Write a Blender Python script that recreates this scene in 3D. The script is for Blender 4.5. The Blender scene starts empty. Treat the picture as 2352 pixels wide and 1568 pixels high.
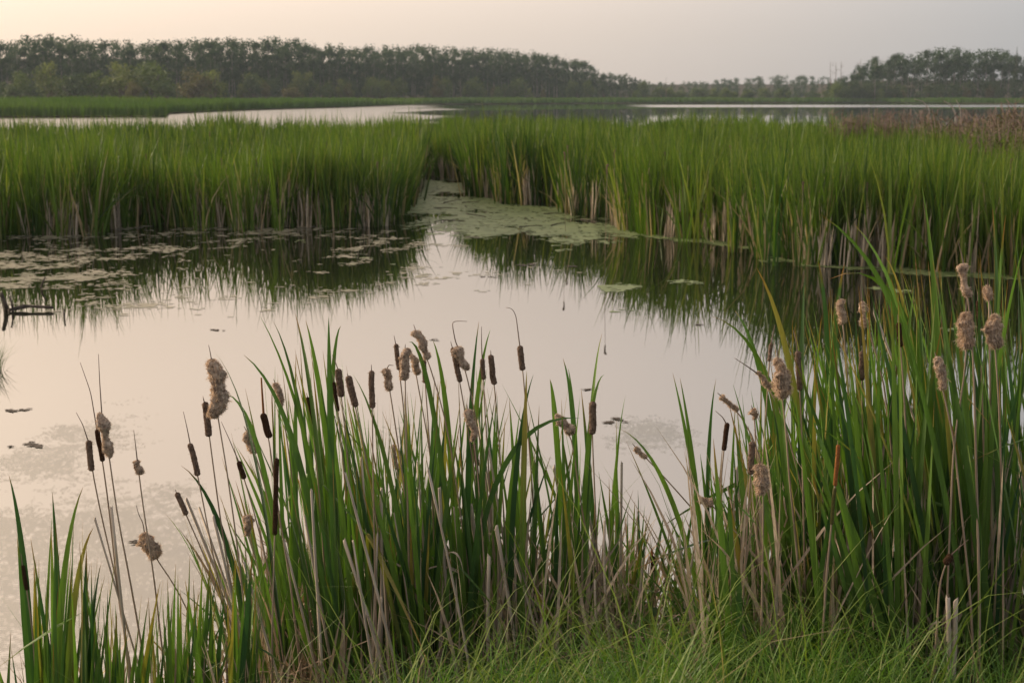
import bpy, math, random
import numpy as np
from mathutils import Vector

random.seed(11)
RNG = np.random.default_rng(11)
SC = bpy.context.scene
COL = SC.collection
R = math.radians

# ------------------------------------------------------------------ camera
CAM_H, PITCH, FPX = 2.6, 9.78, 3267.0          # metres, degrees, focal length in photo units (2352 wide)
cam_data = bpy.data.cameras.new('camera')
cam = bpy.data.objects.new('camera', cam_data)
COL.objects.link(cam)
cam.location = (0, 0, CAM_H)
cam.rotation_euler = (R(90 - PITCH), 0, 0)
cam_data.lens = 50.0
cam_data.sensor_width = 36.0
cam_data.clip_start = 0.05
cam_data.clip_end = 6000
cam_data.dof.use_dof = True
cam_data.dof.focus_distance = 5.4
cam_data.dof.aperture_fstop = 6.7
SC.camera = cam

# ------------------------------------------------------------------ sky
SUN_AZ, SUN_EL = -62.0, 17.0                    # degrees; azimuth from the view direction, negative = left
sun_vec = Vector((math.sin(R(SUN_AZ)) * math.cos(R(SUN_EL)), math.cos(R(SUN_AZ)) * math.cos(R(SUN_EL)), math.sin(R(SUN_EL))))
world = bpy.data.worlds.new('World')
SC.world = world
world.use_nodes = True
wn = world.node_tree
bg = wn.nodes['Background']
bg.inputs[1].default_value = 0.1
sky = wn.nodes.new('ShaderNodeTexSky')
sky.sky_type = 'NISHITA'
sky.sun_disc = False
sky.sun_elevation = R(SUN_EL)
sky.sun_rotation = R(SUN_AZ)
sky.air_density, sky.dust_density, sky.ozone_density = 1.0, 2.0, 1.0
# smoke haze veil over the clear sky: its brightness follows the angle to the sun, the whole sky round
tc = wn.nodes.new('ShaderNodeTexCoord')
dot = wn.nodes.new('ShaderNodeVectorMath'); dot.operation = 'DOT_PRODUCT'
dot.inputs[1].default_value = sun_vec
wn.links.new(tc.outputs['Generated'], dot.inputs[0])
acos = wn.nodes.new('ShaderNodeMath'); acos.operation = 'ARCCOSINE'; wn.links.new(dot.outputs['Value'], acos.inputs[0])
mr = wn.nodes.new('ShaderNodeMath'); mr.operation = 'DIVIDE'; mr.inputs[1].default_value = math.pi
wn.links.new(acos.outputs[0], mr.inputs[0])
ramp = wn.nodes.new('ShaderNodeValToRGB')
cr = ramp.color_ramp
stops = [(0.0, (1.0, .80, .56)), (0.12, (.72, .56, .405)), (0.25, (.50, .395, .31)), (0.36, (.36, .305, .265)), (0.45, (.225, .219, .219)), (1.0, (.18, .188, .205))]
while len(cr.elements) < len(stops):
    cr.elements.new(0.5)
for e, (p, c) in zip(cr.elements, stops):
    e.position = p; e.color = (*c, 1)
wn.links.new(mr.outputs[0], ramp.inputs[0])
sep = wn.nodes.new('ShaderNodeSeparateXYZ'); wn.links.new(tc.outputs['Generated'], sep.inputs[0])
def band(z0, z1, v0, v1):                       # veil: a little brighter a few degrees up, falling off gently to the zenith
    n = wn.nodes.new('ShaderNodeMapRange'); n.interpolation_type = 'SMOOTHSTEP'
    for k_, v_ in (('From Min', z0), ('From Max', z1), ('To Min', v0), ('To Max', v1)): n.inputs[k_].default_value = v_
    wn.links.new(sep.outputs['Z'], n.inputs['Value']); return n
e1, e2 = band(0.0, .22, 20.3, 42.0), band(.28, 1.0, 0.0, -22.0)
elev = wn.nodes.new('ShaderNodeMath'); elev.operation = 'ADD'
wn.links.new(e1.outputs[0], elev.inputs[0]); wn.links.new(e2.outputs[0], elev.inputs[1])
scl = wn.nodes.new('ShaderNodeVectorMath'); scl.operation = 'SCALE'
wn.links.new(ramp.outputs[0], scl.inputs[0]); wn.links.new(elev.outputs[0], scl.inputs['Scale'])
mix = wn.nodes.new('ShaderNodeMix'); mix.data_type = 'RGBA'; mix.inputs['Factor'].default_value = 0.9
wn.links.new(sky.outputs[0], mix.inputs['A']); wn.links.new(scl.outputs[0], mix.inputs['B'])
wn.links.new(mix.outputs['Result'], bg.inputs[0])

# ------------------------------------------------------------------ sun
sun_data = bpy.data.lights.new('sun', 'SUN')
sun = bpy.data.objects.new('sun', sun_data)
COL.objects.link(sun)
sun.location = (-30, 12, 30)
sun.rotation_euler = sun_vec.to_track_quat('Z', 'Y').to_euler()
sun_data.energy = 4.4
sun_data.angle = R(3)
sun_data.color = (1.0, .81, .60)

SC.view_settings.view_transform = 'Standard'
SC.view_settings.look = 'None'
SC.view_settings.exposure = 0.0
SC.view_settings.gamma = 1.0
SC.render.engine = 'CYCLES'
SC.cycles.use_denoising = True
SC.cycles.max_bounces = 8
SC.cycles.diffuse_bounces = 3
SC.cycles.glossy_bounces = 3
SC.cycles.transmission_bounces = 4
SC.cycles.transparent_max_bounces = 8
SC.cycles.volume_bounces = 0

# ------------------------------------------------------------------ helpers
cp, sp = math.cos(R(PITCH)), math.sin(R(PITCH))
def ray(px, py):
    a, b = (px - 1176) / FPX, (784 - py) / FPX
    return Vector((a, cp + b * sp, -sp + b * cp))
def at(px, py, Y):                              # point seen at a photo position, Y metres ahead
    d = ray(px, py)
    return Vector((0, 0, CAM_H)) + d * (Y / d.y)
def onz(px, py, z=0.0):                         # point seen at a photo position, on the level z
    d = ray(px, py)
    return Vector((0, 0, CAM_H)) + d * ((z - CAM_H) / d.z)
def px_m(Y):                                    # metres per photo unit at Y
    return Y / FPX * 1.0

def vnoise(x, y, seed=0):
    x = np.asarray(x, float); y = np.asarray(y, float)
    xi = np.floor(x).astype(np.int64); yi = np.floor(y).astype(np.int64)
    xf = x - xi; yf = y - yi
    def h(a, b):
        n = (a * 374761393 + b * 668265263 + seed * 1442695) & 0x7fffffff
        n = ((n ^ (n >> 13)) * 1274126177) & 0x7fffffff
        return ((n ^ (n >> 16)) & 0xffff) / 65535.0
    u = xf * xf * (3 - 2 * xf); v = yf * yf * (3 - 2 * yf)
    return (h(xi, yi) * (1 - u) + h(xi + 1, yi) * u) * (1 - v) + (h(xi, yi + 1) * (1 - u) + h(xi + 1, yi + 1) * u) * v
def fbm(x, y, seed=0, octs=4):
    s = 0; a = .5; t = 0
    for o in range(octs):
        s = s + a * vnoise(np.asarray(x) * 2 ** o, np.asarray(y) * 2 ** o, seed + o); t += a; a *= .5
    return s / t

def mesh_np(name, V, F, mat, col=None, smooth=False):
    """V (n,3), F list of arrays (m,3)/(m,4); col (n,3) kept as point colour 'col'."""
    me = bpy.data.meshes.new(name)
    V = np.asarray(V, np.float32)
    Fs = [np.asarray(f, np.int32) for f in F if len(f)]
    nl = sum(f.size for f in Fs); nf = sum(len(f) for f in Fs)
    me.vertices.add(len(V)); me.vertices.foreach_set('co', V.ravel())
    me.loops.add(nl); me.loops.foreach_set('vertex_index', np.concatenate([f.ravel() for f in Fs]))
    me.polygons.add(nf)
    tot = np.concatenate([np.full(len(f), f.shape[1], np.int32) for f in Fs])
    st = np.concatenate([[0], np.cumsum(tot)[:-1]]).astype(np.int32)
    me.polygons.foreach_set('loop_start', st); me.polygons.foreach_set('loop_total', tot)
    if smooth:
        me.polygons.foreach_set('use_smooth', np.ones(nf, bool))
    if col is not None:
        a = me.attributes.new('col', 'FLOAT_COLOR', 'POINT')
        c = np.ones((len(V), 4), np.float32); c[:, :3] = col
        a.data.foreach_set('color', c.ravel())
    me.update(calc_edges=True)
    if mat: me.materials.append(mat)
    return me
def link(name, me, parent=None, loc=None):
    o = bpy.data.objects.new(name, me)
    COL.objects.link(o)
    if parent is not None: o.parent = parent
    if loc is not None: o.location = loc
    return o
def thing(name, label, cat, loc, group=None, rz=0.0):
    o = link(name, None, loc=loc)
    o.empty_display_size = 0.1
    o.rotation_euler = (0, 0, rz)
    return tag(o, label, cat, group)
def tag(o, label, cat, group=None):
    o['label'] = label; o['category'] = cat
    if group: o['group'] = group
    return o
def stuff(o, label, cat):
    o['kind'] = 'stuff'; o['label'] = label; o['category'] = cat
    return o
def copy_thing(src, loc, rz=0.0, sc=(1, 1, 1), label=None, group=None):
    r = src.copy(); COL.objects.link(r)
    r.location = loc; r.rotation_euler = (0, 0, rz); r.scale = sc
    if label: r['label'] = label
    if group: r['group'] = group
    for ch in src.children:
        c = ch.copy(); COL.objects.link(c); c.parent = r
        for g in ch.children:
            d = g.copy(); COL.objects.link(d); d.parent = c
    return r

def tube(P, rad, sides=6, cap=True):
    P = np.asarray(P, float); n = len(P)
    rad = np.broadcast_to(np.asarray(rad, float), (n,))
    T = np.gradient(P, axis=0); T /= np.linalg.norm(T, axis=1)[:, None] + 1e-12
    ref = np.array([0, 1., 0]) if abs(T[:, 1]).mean() < .8 else np.array([1., 0, 0])
    A = np.cross(T, ref); A /= np.linalg.norm(A, axis=1)[:, None] + 1e-12
    B = np.cross(T, A)
    th = np.arange(sides) / sides * 2 * np.pi
    V = P[:, None] + rad[:, None, None] * (np.cos(th)[None, :, None] * A[:, None] + np.sin(th)[None, :, None] * B[:, None])
    V = V.reshape(-1, 3)
    i = np.arange(n - 1)[:, None] * sides; j = np.arange(sides)[None]; k = (j + 1) % sides
    F = np.stack([i + j, i + k, i + sides + k, i + sides + j], -1).reshape(-1, 4)
    T3 = []
    if cap:
        V = np.vstack([V, P[:1], P[-1:]])
        c0, c1 = n * sides, n * sides + 1
        jj = np.arange(sides); kk = (jj + 1) % sides
        T3 = np.vstack([np.stack([kk, jj, np.full(sides, c0)], 1), np.stack([(n - 1) * sides + jj, (n - 1) * sides + kk, np.full(sides, c1)], 1)])
    return V, F, T3
def join(parts):
    V, F, T, C = [], [], [], []
    o = 0
    for p in parts:
        v, f, t = p[:3]
        V.append(v)
        if len(f): F.append(np.asarray(f) + o)
        if len(t): T.append(np.asarray(t) + o)
        if len(p) > 3: C.append(np.broadcast_to(np.asarray(p[3], float), (len(v), 3)))
        o += len(v)
    return np.vstack(V), [x for x in (np.vstack(F) if F else [], np.vstack(T) if T else []) if len(x)], (np.vstack(C) if C else None)

def blades(base, h, az, th0, th1, w, face, tw=0.0, segs=4, taper=.5, col0=None, col1=None, pw=1.0, wb=1.0):
    """many strips at once; th0->th1 is the lean from vertical along azimuth az, as it climbs."""
    N = len(base); S = segs + 1
    t = np.linspace(0, 1, S)
    th = th0[:, None] + (th1 - th0)[:, None] * (t[None] ** pw)
    ds = (h / segs)[:, None]
    hx = np.concatenate([np.zeros((N, 1)), np.cumsum(np.sin((th[:, 1:] + th[:, :-1]) / 2) * ds, 1)], 1)
    hz = np.concatenate([np.zeros((N, 1)), np.cumsum(np.cos((th[:, 1:] + th[:, :-1]) / 2) * ds, 1)], 1)
    C = base[:, None, :] + np.stack([hx * np.cos(az)[:, None], hx * np.sin(az)[:, None], hz], -1)
    wt = np.minimum(1, (1 - t) / taper) ** .8
    wt = wt * (wb + (1 - wb) * np.minimum(1, t / .3))
    wt[-1] = 0.02
    fa = face[:, None] + (tw if np.isscalar(tw) else tw[:, None]) * t[None]
    side = np.stack([np.cos(fa), np.sin(fa), np.zeros_like(fa)], -1) * (.5 * w[:, None] * wt[None])[..., None]
    V = np.stack([C - side, C + side], 2).reshape(-1, 3)
    b = (np.arange(N) * S * 2)[:, None]; r = (np.arange(segs) * 2)[None]
    F = np.stack([b + r, b + r + 1, b + r + 3, b + r + 2], -1).reshape(-1, 4)
    col = None
    if col0 is not None:
        k = (t ** 1.2)[None, :, None]
        col = (col0[:, None] * (1 - k) + col1[:, None] * k)
        col = np.repeat(col[:, :, None], 2, 2).reshape(-1, 3)
    return V, F, col

# ------------------------------------------------------------------ materials
def nm(name):
    m = bpy.data.materials.new(name); m.use_nodes = True
    return m, m.node_tree, m.node_tree.nodes['Principled BSDF'], m.node_tree.nodes['Material Output']
def attr_leaf(name, transl=.35, rough=.5, spec=.3, var=.25, scale=(60, 60, 4), tcol=(1.05, 1.2, .5)):
    m, nt, b, out = nm(name)
    at_ = nt.nodes.new('ShaderNodeAttribute'); at_.attribute_name = 'col'
    tx = nt.nodes.new('ShaderNodeTexCoord'); mp = nt.nodes.new('ShaderNodeMapping'); mp.inputs['Scale'].default_value = scale
    nt.links.new(tx.outputs['Object'], mp.inputs[0])
    nz = nt.nodes.new('ShaderNodeTexNoise'); nz.inputs['Scale'].default_value = 1.0; nz.inputs['Detail'].default_value = 3
    nt.links.new(mp.outputs[0], nz.inputs[0])
    mr = nt.nodes.new('ShaderNodeMapRange'); mr.inputs['From Min'].default_value = .3; mr.inputs['From Max'].default_value = .7
    mr.inputs['To Min'].default_value = 1 - var; mr.inputs['To Max'].default_value = 1 + var
    nt.links.new(nz.outputs[0], mr.inputs[0])
    sc_ = nt.nodes.new('ShaderNodeVectorMath'); sc_.operation = 'SCALE'
    nt.links.new(at_.outputs['Color'], sc_.inputs[0]); nt.links.new(mr.outputs[0], sc_.inputs['Scale'])
    nt.links.new(sc_.outputs[0], b.inputs['Base Color'])
    b.inputs['Roughness'].default_value = rough
    b.inputs['Specular IOR Level'].default_value = spec
    if transl > 0:
        tr = nt.nodes.new('ShaderNodeBsdfTranslucent')
        ml = nt.nodes.new('ShaderNodeVectorMath'); ml.operation = 'MULTIPLY'; ml.inputs[1].default_value = tcol
        nt.links.new(sc_.outputs[0], ml.inputs[0]); nt.links.new(ml.outputs[0], tr.inputs[0])
        mx = nt.nodes.new('ShaderNodeMixShader'); mx.inputs[0].default_value = transl
        nt.links.new(b.outputs[0], mx.inputs[1]); nt.links.new(tr.outputs[0], mx.inputs[2]); nt.links.new(mx.outputs[0], out.inputs[0])
    return m
def plain(name, c1, c2, scale=8, rough=.8, stretch=(1, 1, 1), bump=.0, spec=.2, coord='Object'):
    m, nt, b, out = nm(name)
    tx = nt.nodes.new('ShaderNodeTexCoord'); mp = nt.nodes.new('ShaderNodeMapping'); mp.inputs['Scale'].default_value = stretch
    nt.links.new(tx.outputs[coord], mp.inputs[0])
    nz = nt.nodes.new('ShaderNodeTexNoise'); nz.inputs['Scale'].default_value = scale; nz.inputs['Detail'].default_value = 6; nz.inputs['Roughness'].default_value = .65
    nt.links.new(mp.outputs[0], nz.inputs[0])
    rp = nt.nodes.new('ShaderNodeValToRGB')
    rp.color_ramp.elements[0].position = .32; rp.color_ramp.elements[0].color = (*c1, 1)
    rp.color_ramp.elements[1].position = .68; rp.color_ramp.elements[1].color = (*c2, 1)
    nt.links.new(nz.outputs[0], rp.inputs[0]); nt.links.new(rp.outputs[0], b.inputs['Base Color'])
    b.inputs['Roughness'].default_value = rough; b.inputs['Specular IOR Level'].default_value = spec
    if bump:
        bp = nt.nodes.new('ShaderNodeBump'); bp.inputs['Strength'].default_value = bump; bp.inputs['Distance'].default_value = .01
        nt.links.new(nz.outputs[0], bp.inputs['Height']); nt.links.new(bp.outputs[0], b.inputs['Normal'])
    return m

M_CAT = attr_leaf('cattail_leaf', .3, .42, .4, .16, (170, 170, 5))
M_REED = attr_leaf('reed_leaf', .35, .5, .25, .15, (3, 3, 1))
M_GRASS = attr_leaf('grass_blade', .35, .5, .25, .2, (9, 9, 9))
M_TREE = attr_leaf('tree_foliage', .25, .6, .15, .2, (.5, .5, .5))
M_DEAD = attr_leaf('dead_leaf', .15, .7, .2, .3, (140, 140, 9), (1, .85, .6))
M_STEM = plain('dry_stem', (.20, .14, .10), (.36, .28, .21), 20, .6, (1, 1, .12), .3)
M_STRAW = plain('straw_stalk', (.30, .25, .20), (.50, .43, .36), 30, .6, (1, 1, .06), .3)
M_HEAD = plain('seed_head_brown', (.055, .035, .025), (.24, .17, .13), 130, .95, (1, 1, .7), .8, 0)
M_HEADDARK = plain('seed_head_dark', (.025, .014, .009), (.07, .04, .025), 160, .9, (1, 1, 1), .6, 0)
M_HEADFLUFF = plain('seed_head_burst', (.12, .075, .052), (.56, .45, .36), 60, 1.0, (1, 1, 1), .9, 0)
M_RUST = plain('rust_spike', (.16, .06, .02), (.30, .13, .05), 150, .9, (1, 1, 1), .6, 0)
M_GREENHEAD = plain('young_head', (.05, .045, .012), (.09, .085, .025), 150, .8)
M_FLUFF = attr_leaf('seed_fluff', .4, .9, .0, .2, (60, 60, 60), (1.1, .95, .75))
M_WOODDARK = plain('wet_wood', (.02, .016, .012), (.10, .08, .065), 9, .75, (1, 1, 1), .6)
M_TRUNK = plain('aspen_bark', (.10, .09, .075), (.24, .22, .185), .6, .9, (1, 1, .3))
M_TWIG = plain('twig_bark', (.11, .08, .065), (.23, .17, .14), 3, .9)
M_GREYTWIG = plain('bleached_wood', (.22, .19, .165), (.40, .36, .33), 3, .9)
M_GROUND = plain('marsh_soil', (.02, .016, .01), (.07, .055, .03), 3, 1, (1, 1, 1), .5, .1)
M_STEEL = plain('galvanised_steel', (.25, .25, .26), (.35, .35, .36), 4, .5)

def water_material():
    m, nt, b, out = nm('lake_water')
    N = nt.nodes.new; L = nt.links.new
    geo = N('ShaderNodeNewGeometry')
    def noise(sc, detail, rgh=.5):
        mp = N('ShaderNodeMapping'); mp.inputs['Scale'].default_value = sc; L(geo.outputs['Position'], mp.inputs[0])
        z = N('ShaderNodeTexNoise'); z.inputs['Scale'].default_value = 1; z.inputs['Detail'].default_value = detail; z.inputs['Roughness'].default_value = rgh
        L(mp.outputs[0], z.inputs[0]); return z
    def rng(src, a, b_, c, d):
        r = N('ShaderNodeMapRange'); r.inputs['From Min'].default_value = a; r.inputs['From Max'].default_value = b_
        r.inputs['To Min'].default_value = c; r.inputs['To Max'].default_value = d; r.interpolation_type = 'SMOOTHSTEP'; L(src, r.inputs['Value']); return r
    sp_ = N('ShaderNodeSeparateXYZ'); L(geo.outputs['Position'], sp_.inputs[0])
    # open lake beyond the reeds: patches ruffled by wind; the pool in front is a mirror
    wind = noise((.02, .03, 1), 3)
    dv = N('ShaderNodeMath'); dv.operation = 'DIVIDE'; L(sp_.outputs['X'], dv.inputs[0]); L(sp_.outputs['Y'], dv.inputs[1])
    wob = N('ShaderNodeMath'); wob.operation = 'MULTIPLY_ADD'; wob.inputs[1].default_value = .12; L(wind.outputs[0], wob.inputs[0]); L(dv.outputs[0], wob.inputs[2])
    def mul2(p, q):
        z = N('ShaderNodeMath'); z.operation = 'MULTIPLY'; L(p, z.inputs[0]); L(q, z.inputs[1]); return z.outputs[0]
    bay = mul2(rng(wob.outputs[0], .025, -.02, 0, 1).outputs[0], rng(sp_.outputs['Y'], 70, 95, 0, 1).outputs[0])
    lane = mul2(mul2(rng(sp_.outputs['Y'], 330, 350, 0, 1).outputs[0], rng(sp_.outputs['Y'], 440, 420, 0, 1).outputs[0]), rng(wob.outputs[0], .13, .16, 0, 1).outputs[0])
    mul = N('ShaderNodeMath'); mul.operation = 'MAXIMUM'; L(bay, mul.inputs[0]); L(lane, mul.inputs[1])
    rr = rng(mul.outputs[0], 0, 1, .012, .2)
    L(rr.outputs[0], b.inputs['Roughness'])
    rip = noise((1.1, .5, 1), 3)
    bp = N('ShaderNodeBump'); bp.inputs['Strength'].default_value = .05; bp.inputs['Distance'].default_value = .03
    L(rip.outputs[0], bp.inputs['Height']); L(bp.outputs[0], b.inputs['Normal'])
    b.inputs['Base Color'].default_value = (.012, .014, .008, 1)
    b.inputs['IOR'].default_value = 4.2         # set far above real water to brighten the sky's reflection in the pool
    b.inputs['Specular IOR Level'].default_value = .5
    return m
M_WATER = water_material()

def film_material(name, c1, c2, alpha, scale):
    m, nt, b, out = nm(name)
    geo = nt.nodes.new('ShaderNodeNewGeometry')
    nz = nt.nodes.new('ShaderNodeTexNoise'); nz.inputs['Scale'].default_value = scale; nz.inputs['Detail'].default_value = 5
    nt.links.new(geo.outputs['Position'], nz.inputs[0])
    rp = nt.nodes.new('ShaderNodeValToRGB')
    rp.color_ramp.elements[0].position = .35; rp.color_ramp.elements[0].color = (*c1, 1)
    rp.color_ramp.elements[1].position = .65; rp.color_ramp.elements[1].color = (*c2, 1)
    nt.links.new(nz.outputs[0], rp.inputs[0]); nt.links.new(rp.outputs[0], b.inputs['Base Color'])
    b.inputs['Roughness'].default_value = .6; b.inputs['Specular IOR Level'].default_value = .3
    b.inputs['Alpha'].default_value = alpha
    return m
M_ALGAE = film_material('green_algae', (.10, .145, .05), (.20, .25, .11), .85, 2.5)
M_SCUM = film_material('pale_scum', (.20, .20, .13), (.36, .33, .25), .7, 2)
M_NEARFILM = film_material('thin_duckweed', (.06, .075, .03), (.15, .155, .075), .17, 6)

# ------------------------------------------------------------------ ground and water
def shore_near(x):
    x = np.asarray(x, float)
    return 4.35 + 1.3 / (1 + np.exp(-(x + .62) * 4.5)) + .12 * np.sin(x * 2.1)
UK = np.array([-3, -.36, -.2405, -.238, -.115, -.054, .093, .25, .36, 3])
YK = np.array([175, 175, 180, 212, 330, 450, 535, 560, 480, 470])
def shore_far(x, y):
    return np.interp(np.asarray(x) / np.maximum(np.asarray(y), 1), UK, YK)
def ground_z(x, y):
    x = np.asarray(x, float); y = np.asarray(y, float)
    d = shore_near(x) - y
    z = np.where(d > 0, .98 * (1 - np.exp(-np.maximum(d, 0) * .62)) * 1.05, np.maximum(-.55, d * .28))
    z = z + np.where(d > 0, .05 * (fbm(x * 1.5, y * 1.5, 5) - .5), 0)
    f = y - shore_far(x, y)
    land = np.where(f > 0, np.minimum(1.6, .2 + f * .012), np.maximum(-.55, f * .05))
    hs = np.interp(x / np.maximum(y, 1), [-.6, -.36, -.24, -.115, .007, .055, .10, .2, .24, .4], [455, 465, 500, 560, 640, 690, 885, 885, 640, 635])
    q = np.clip((y - hs) / 60, 0, 1)
    land = land + 15 * q * q * (3 - 2 * q) * np.where(x / np.maximum(y, 1) > .06, .58, 1)
    return np.where(y > 100, land, z)
def gz(x, y): return float(ground_z(x, y))

radii = np.concatenate([np.linspace(.2, 9, 60), np.geomspace(9.5, 980, 90)])
ang = np.linspace(0, 2 * np.pi, 193)[:-1]
X = radii[:, None] * np.cos(ang); Y = radii[:, None] * np.sin(ang)
Vg = np.stack([X, Y, ground_z(X, Y)], -1).reshape(-1, 3)
na = len(ang)
i = np.arange(len(radii) - 1)[:, None] * na; j = np.arange(na)[None]; k = (j + 1) % na
Fg = np.stack([i + j, i + na + j, i + na + k, i + k], -1).reshape(-1, 4)
Vg = np.vstack([Vg, [[0, 0, gz(0, 0)]]])
Tg = np.stack([np.full(na, len(Vg) - 1), np.arange(na), (np.arange(na) + 1) % na], 1)
g = link('ground', mesh_np('ground', Vg, [Fg, Tg], M_GROUND, smooth=True)); g['kind'] = 'structure'
Wv = np.array([[-980, 3.0, 0], [980, 3.0, 0], [980, 980, 0], [-980, 980, 0]])
w = link('lake_water', mesh_np('lake_water', Wv, [np.array([[0, 1, 2, 3]])], M_WATER)); w['kind'] = 'structure'

# ------------------------------------------------------------------ reed beds
FRONT = [(-420, 566), (-150, 556), (0, 545), (120, 541), (160, 543), (250, 530), (330, 518), (410, 521), (560, 526), (700, 523), (880, 521), (912, 500), (940, 480), (955, 455), (966, 430), (966, 404),
         (1010, 404), (1015, 412), (1062, 414), (1074, 424), (1078, 452), (1140, 458), (1155, 470), (1288, 474), (1302, 494), (1330, 500), (1412, 503), (1422, 527), (1500, 543), (1590, 551), (1660, 556), (1730, 571), (1800, 593), (1880, 610), (2000, 612), (2120, 622), (2260, 632), (2480, 645), (2800, 665)]
BACK = [(2800, 318), (2352, 303), (2100, 298), (1950, 286), (1800, 280), (1600, 276), (1400, 275), (1250, 273), (1120, 275), (1040, 281), (940, 284), (850, 286), (700, 286), (400, 288), (0, 291), (-420, 293)]
poly = np.array([onz(*p)[:2] for p in FRONT] + [onz(p[0], p[1], 1.42)[:2] for p in BACK])
def inside(P, poly):
    x, y = P[:, 0], P[:, 1]; c = np.zeros(len(P), bool); n = len(poly); jx = n - 1
    for ix in range(n):
        xi, yi = poly[ix]; xj, yj = poly[jx]
        c ^= ((yi > y) != (yj > y)) & (x < (xj - xi) * (y - yi) / (yj - yi + 1e-12) + xi)
        jx = ix
    return c
front_w = np.array([onz(*p)[:2] for p in FRONT])
def dist_front(P):
    d = np.full(len(P), 1e9)
    for a, b in zip(front_w[:-1], front_w[1:]):
        ab = b - a; t = np.clip(((P - a) @ ab) / (ab @ ab + 1e-9), 0, 1)
        d = np.minimum(d, np.linalg.norm(P - (a + t[:, None] * ab), axis=1))
    return d
NB = 97000
P = np.stack([RNG.uniform(poly[:, 0].min(), poly[:, 0].max(), NB), RNG.uniform(poly[:, 1].min(), poly[:, 1].max(), NB)], 1)
P = P[np.abs(P[:, 0]) < .395 * P[:, 1] + .8]
P = P + (np.stack([fbm(P[:, 0] * .55, P[:, 1] * .55, 70), fbm(P[:, 0] * .55, P[:, 1] * .55, 90)], 1) - .5) * (1.9 - 1.2 * ((np.abs(P[:, 0]) < 4) & (P[:, 1] > 26)))[:, None]      # ragged edge
Pin = inside(P, poly); P = P[Pin | ((dist_front(P) < .7) & (RNG.random(len(P)) < .06) & ((np.abs(P[:, 0]) > 4) | (P[:, 1] < 26)))]     # stray shoots stand off the edge
df = dist_front(P)
Yp = P[:, 1]
keep = RNG.random(len(P)) < np.where(df < 1.5, 1.0, .62) * np.clip(29 / Yp, .33, 1.0)
keep &= (fbm(P[:, 0] * .5, P[:, 1] * .5, 33) > .3) | (df > 3)
P, df, Yp = P[keep], df[keep], Yp[keep]
nc = len(P)
hn = fbm(P[:, 0] * .2, P[:, 1] * .2, 3); hn2 = fbm(P[:, 0] * .9, P[:, 1] * .9, 8)
Hc = (1.30 + .62 * (hn - .5) + .75 * (hn2 - .5) + RNG.normal(0, .13, nc)) * np.clip(1.18 - df * .03, 1.04, 1.18)
hol = fbm(P[:, 0] * .6, P[:, 1] * .38, 140, 3)
Hc = Hc * (1 - .42 * (1 - np.clip((hol - .33) / .14, 0, 1)) * (df > .8)) * (1 + .10 * np.clip((hol - .55) / .15, 0, 1))
toned = np.clip(fbm(P[:, 0] * .35, P[:, 1] * .35, 44) * 2.0 - .5 + RNG.normal(0, .42, nc), 0, 1)
MB = 8
oa = RNG.uniform(0, 2 * np.pi, (nc, MB)); orr = np.abs(RNG.normal(0, .085, (nc, MB)))
P = (P[:, None] + np.stack([np.cos(oa) * orr, np.sin(oa) * orr], -1)).reshape(-1, 2)
df, Yp, toned = np.repeat(df, MB), np.repeat(Yp, MB), np.repeat(toned, MB)
H = np.repeat(Hc, MB) + RNG.normal(0, .16, nc * MB)
oa, orr = oa.ravel(), orr.ravel()
N = len(P)
H = np.clip(H, .35, 2.15)
dead = RNG.random(N) < np.where(df < .8, .20, .05)
H = np.where(dead, H * RNG.uniform(.4, .8, N), H)
az = oa + RNG.normal(0, .5, N); th0 = orr * .7 + np.abs(RNG.normal(0, .04, N)); th1 = th0 + np.abs(RNG.normal(.10, .15, N))
cross = RNG.random(N) < np.where((np.abs(P[:, 0]) < 4) & (P[:, 1] > 26), .05, .13); th0 = np.where(cross, th0 + RNG.uniform(.1, .45, N), th0); az = np.where(cross, RNG.uniform(0, 6.28, N), az)
th1 = np.where(RNG.random(N) < .06, th1 + RNG.uniform(.5, 1.5, N), th1)
H = np.where(RNG.random(N) < .04, H * 1.2, H)
W = RNG.uniform(.018, .042, N) * np.clip(Yp / 32, .9, 1.9)
gA = np.array([.020, .055, .012]); gB = np.array([.088, .150, .018]); gC = np.array([.18, .205, .04])
k = np.clip(toned + RNG.normal(0, .2, N), 0, 1)[:, None]
c1 = gA * (1 - k) + gB * k
yel = (RNG.random(N) < .12)[:, None]; c1 = np.where(yel, gC, c1)
tan = np.array([.34, .26, .17]) * RNG.uniform(.55, 1.15, (N, 1))
c0 = c1 * np.array([.85, .88, .9]); yt = RNG.uniform(.0, .48, (N, 1)); c1 = c1 * (1 - yt) + np.array([.165, .215, .028]) * yt; c0 = np.where(dead[:, None], tan, c0); c1 = np.where(dead[:, None], tan * 1.05, c1)
base = np.column_stack([P, np.full(N, -.12)])
V, F, C = blades(base, H + .12, az, th0, th1, W, RNG.uniform(-.9, .9, N), RNG.normal(0, .7, N), 4, .55, c0, c1)
split = P[:, 0] < onz(990, 404).x * Yp / onz(990, 404).y
for side_, nm_, lb in ((split, 'reed_bed', 'broad stand of green cattails across the pool left of the narrow channel'), (~split, 'reed_bed', 'broad stand of green cattails across the pool right of the narrow channel')):
    idx = np.where(side_)[0]
    vi = (idx[:, None] * 10 + np.arange(10)).ravel()
    fo = (np.arange(len(idx)) * 10)[:, None, None] + (np.arange(4) * 2)[None, :, None] + np.array([0, 1, 3, 2])[None, None]
    stuff(link(nm_, mesh_np(nm_, V[vi], [fo.reshape(-1, 4)], M_REED, C[vi])), lb, 'reeds')

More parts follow.
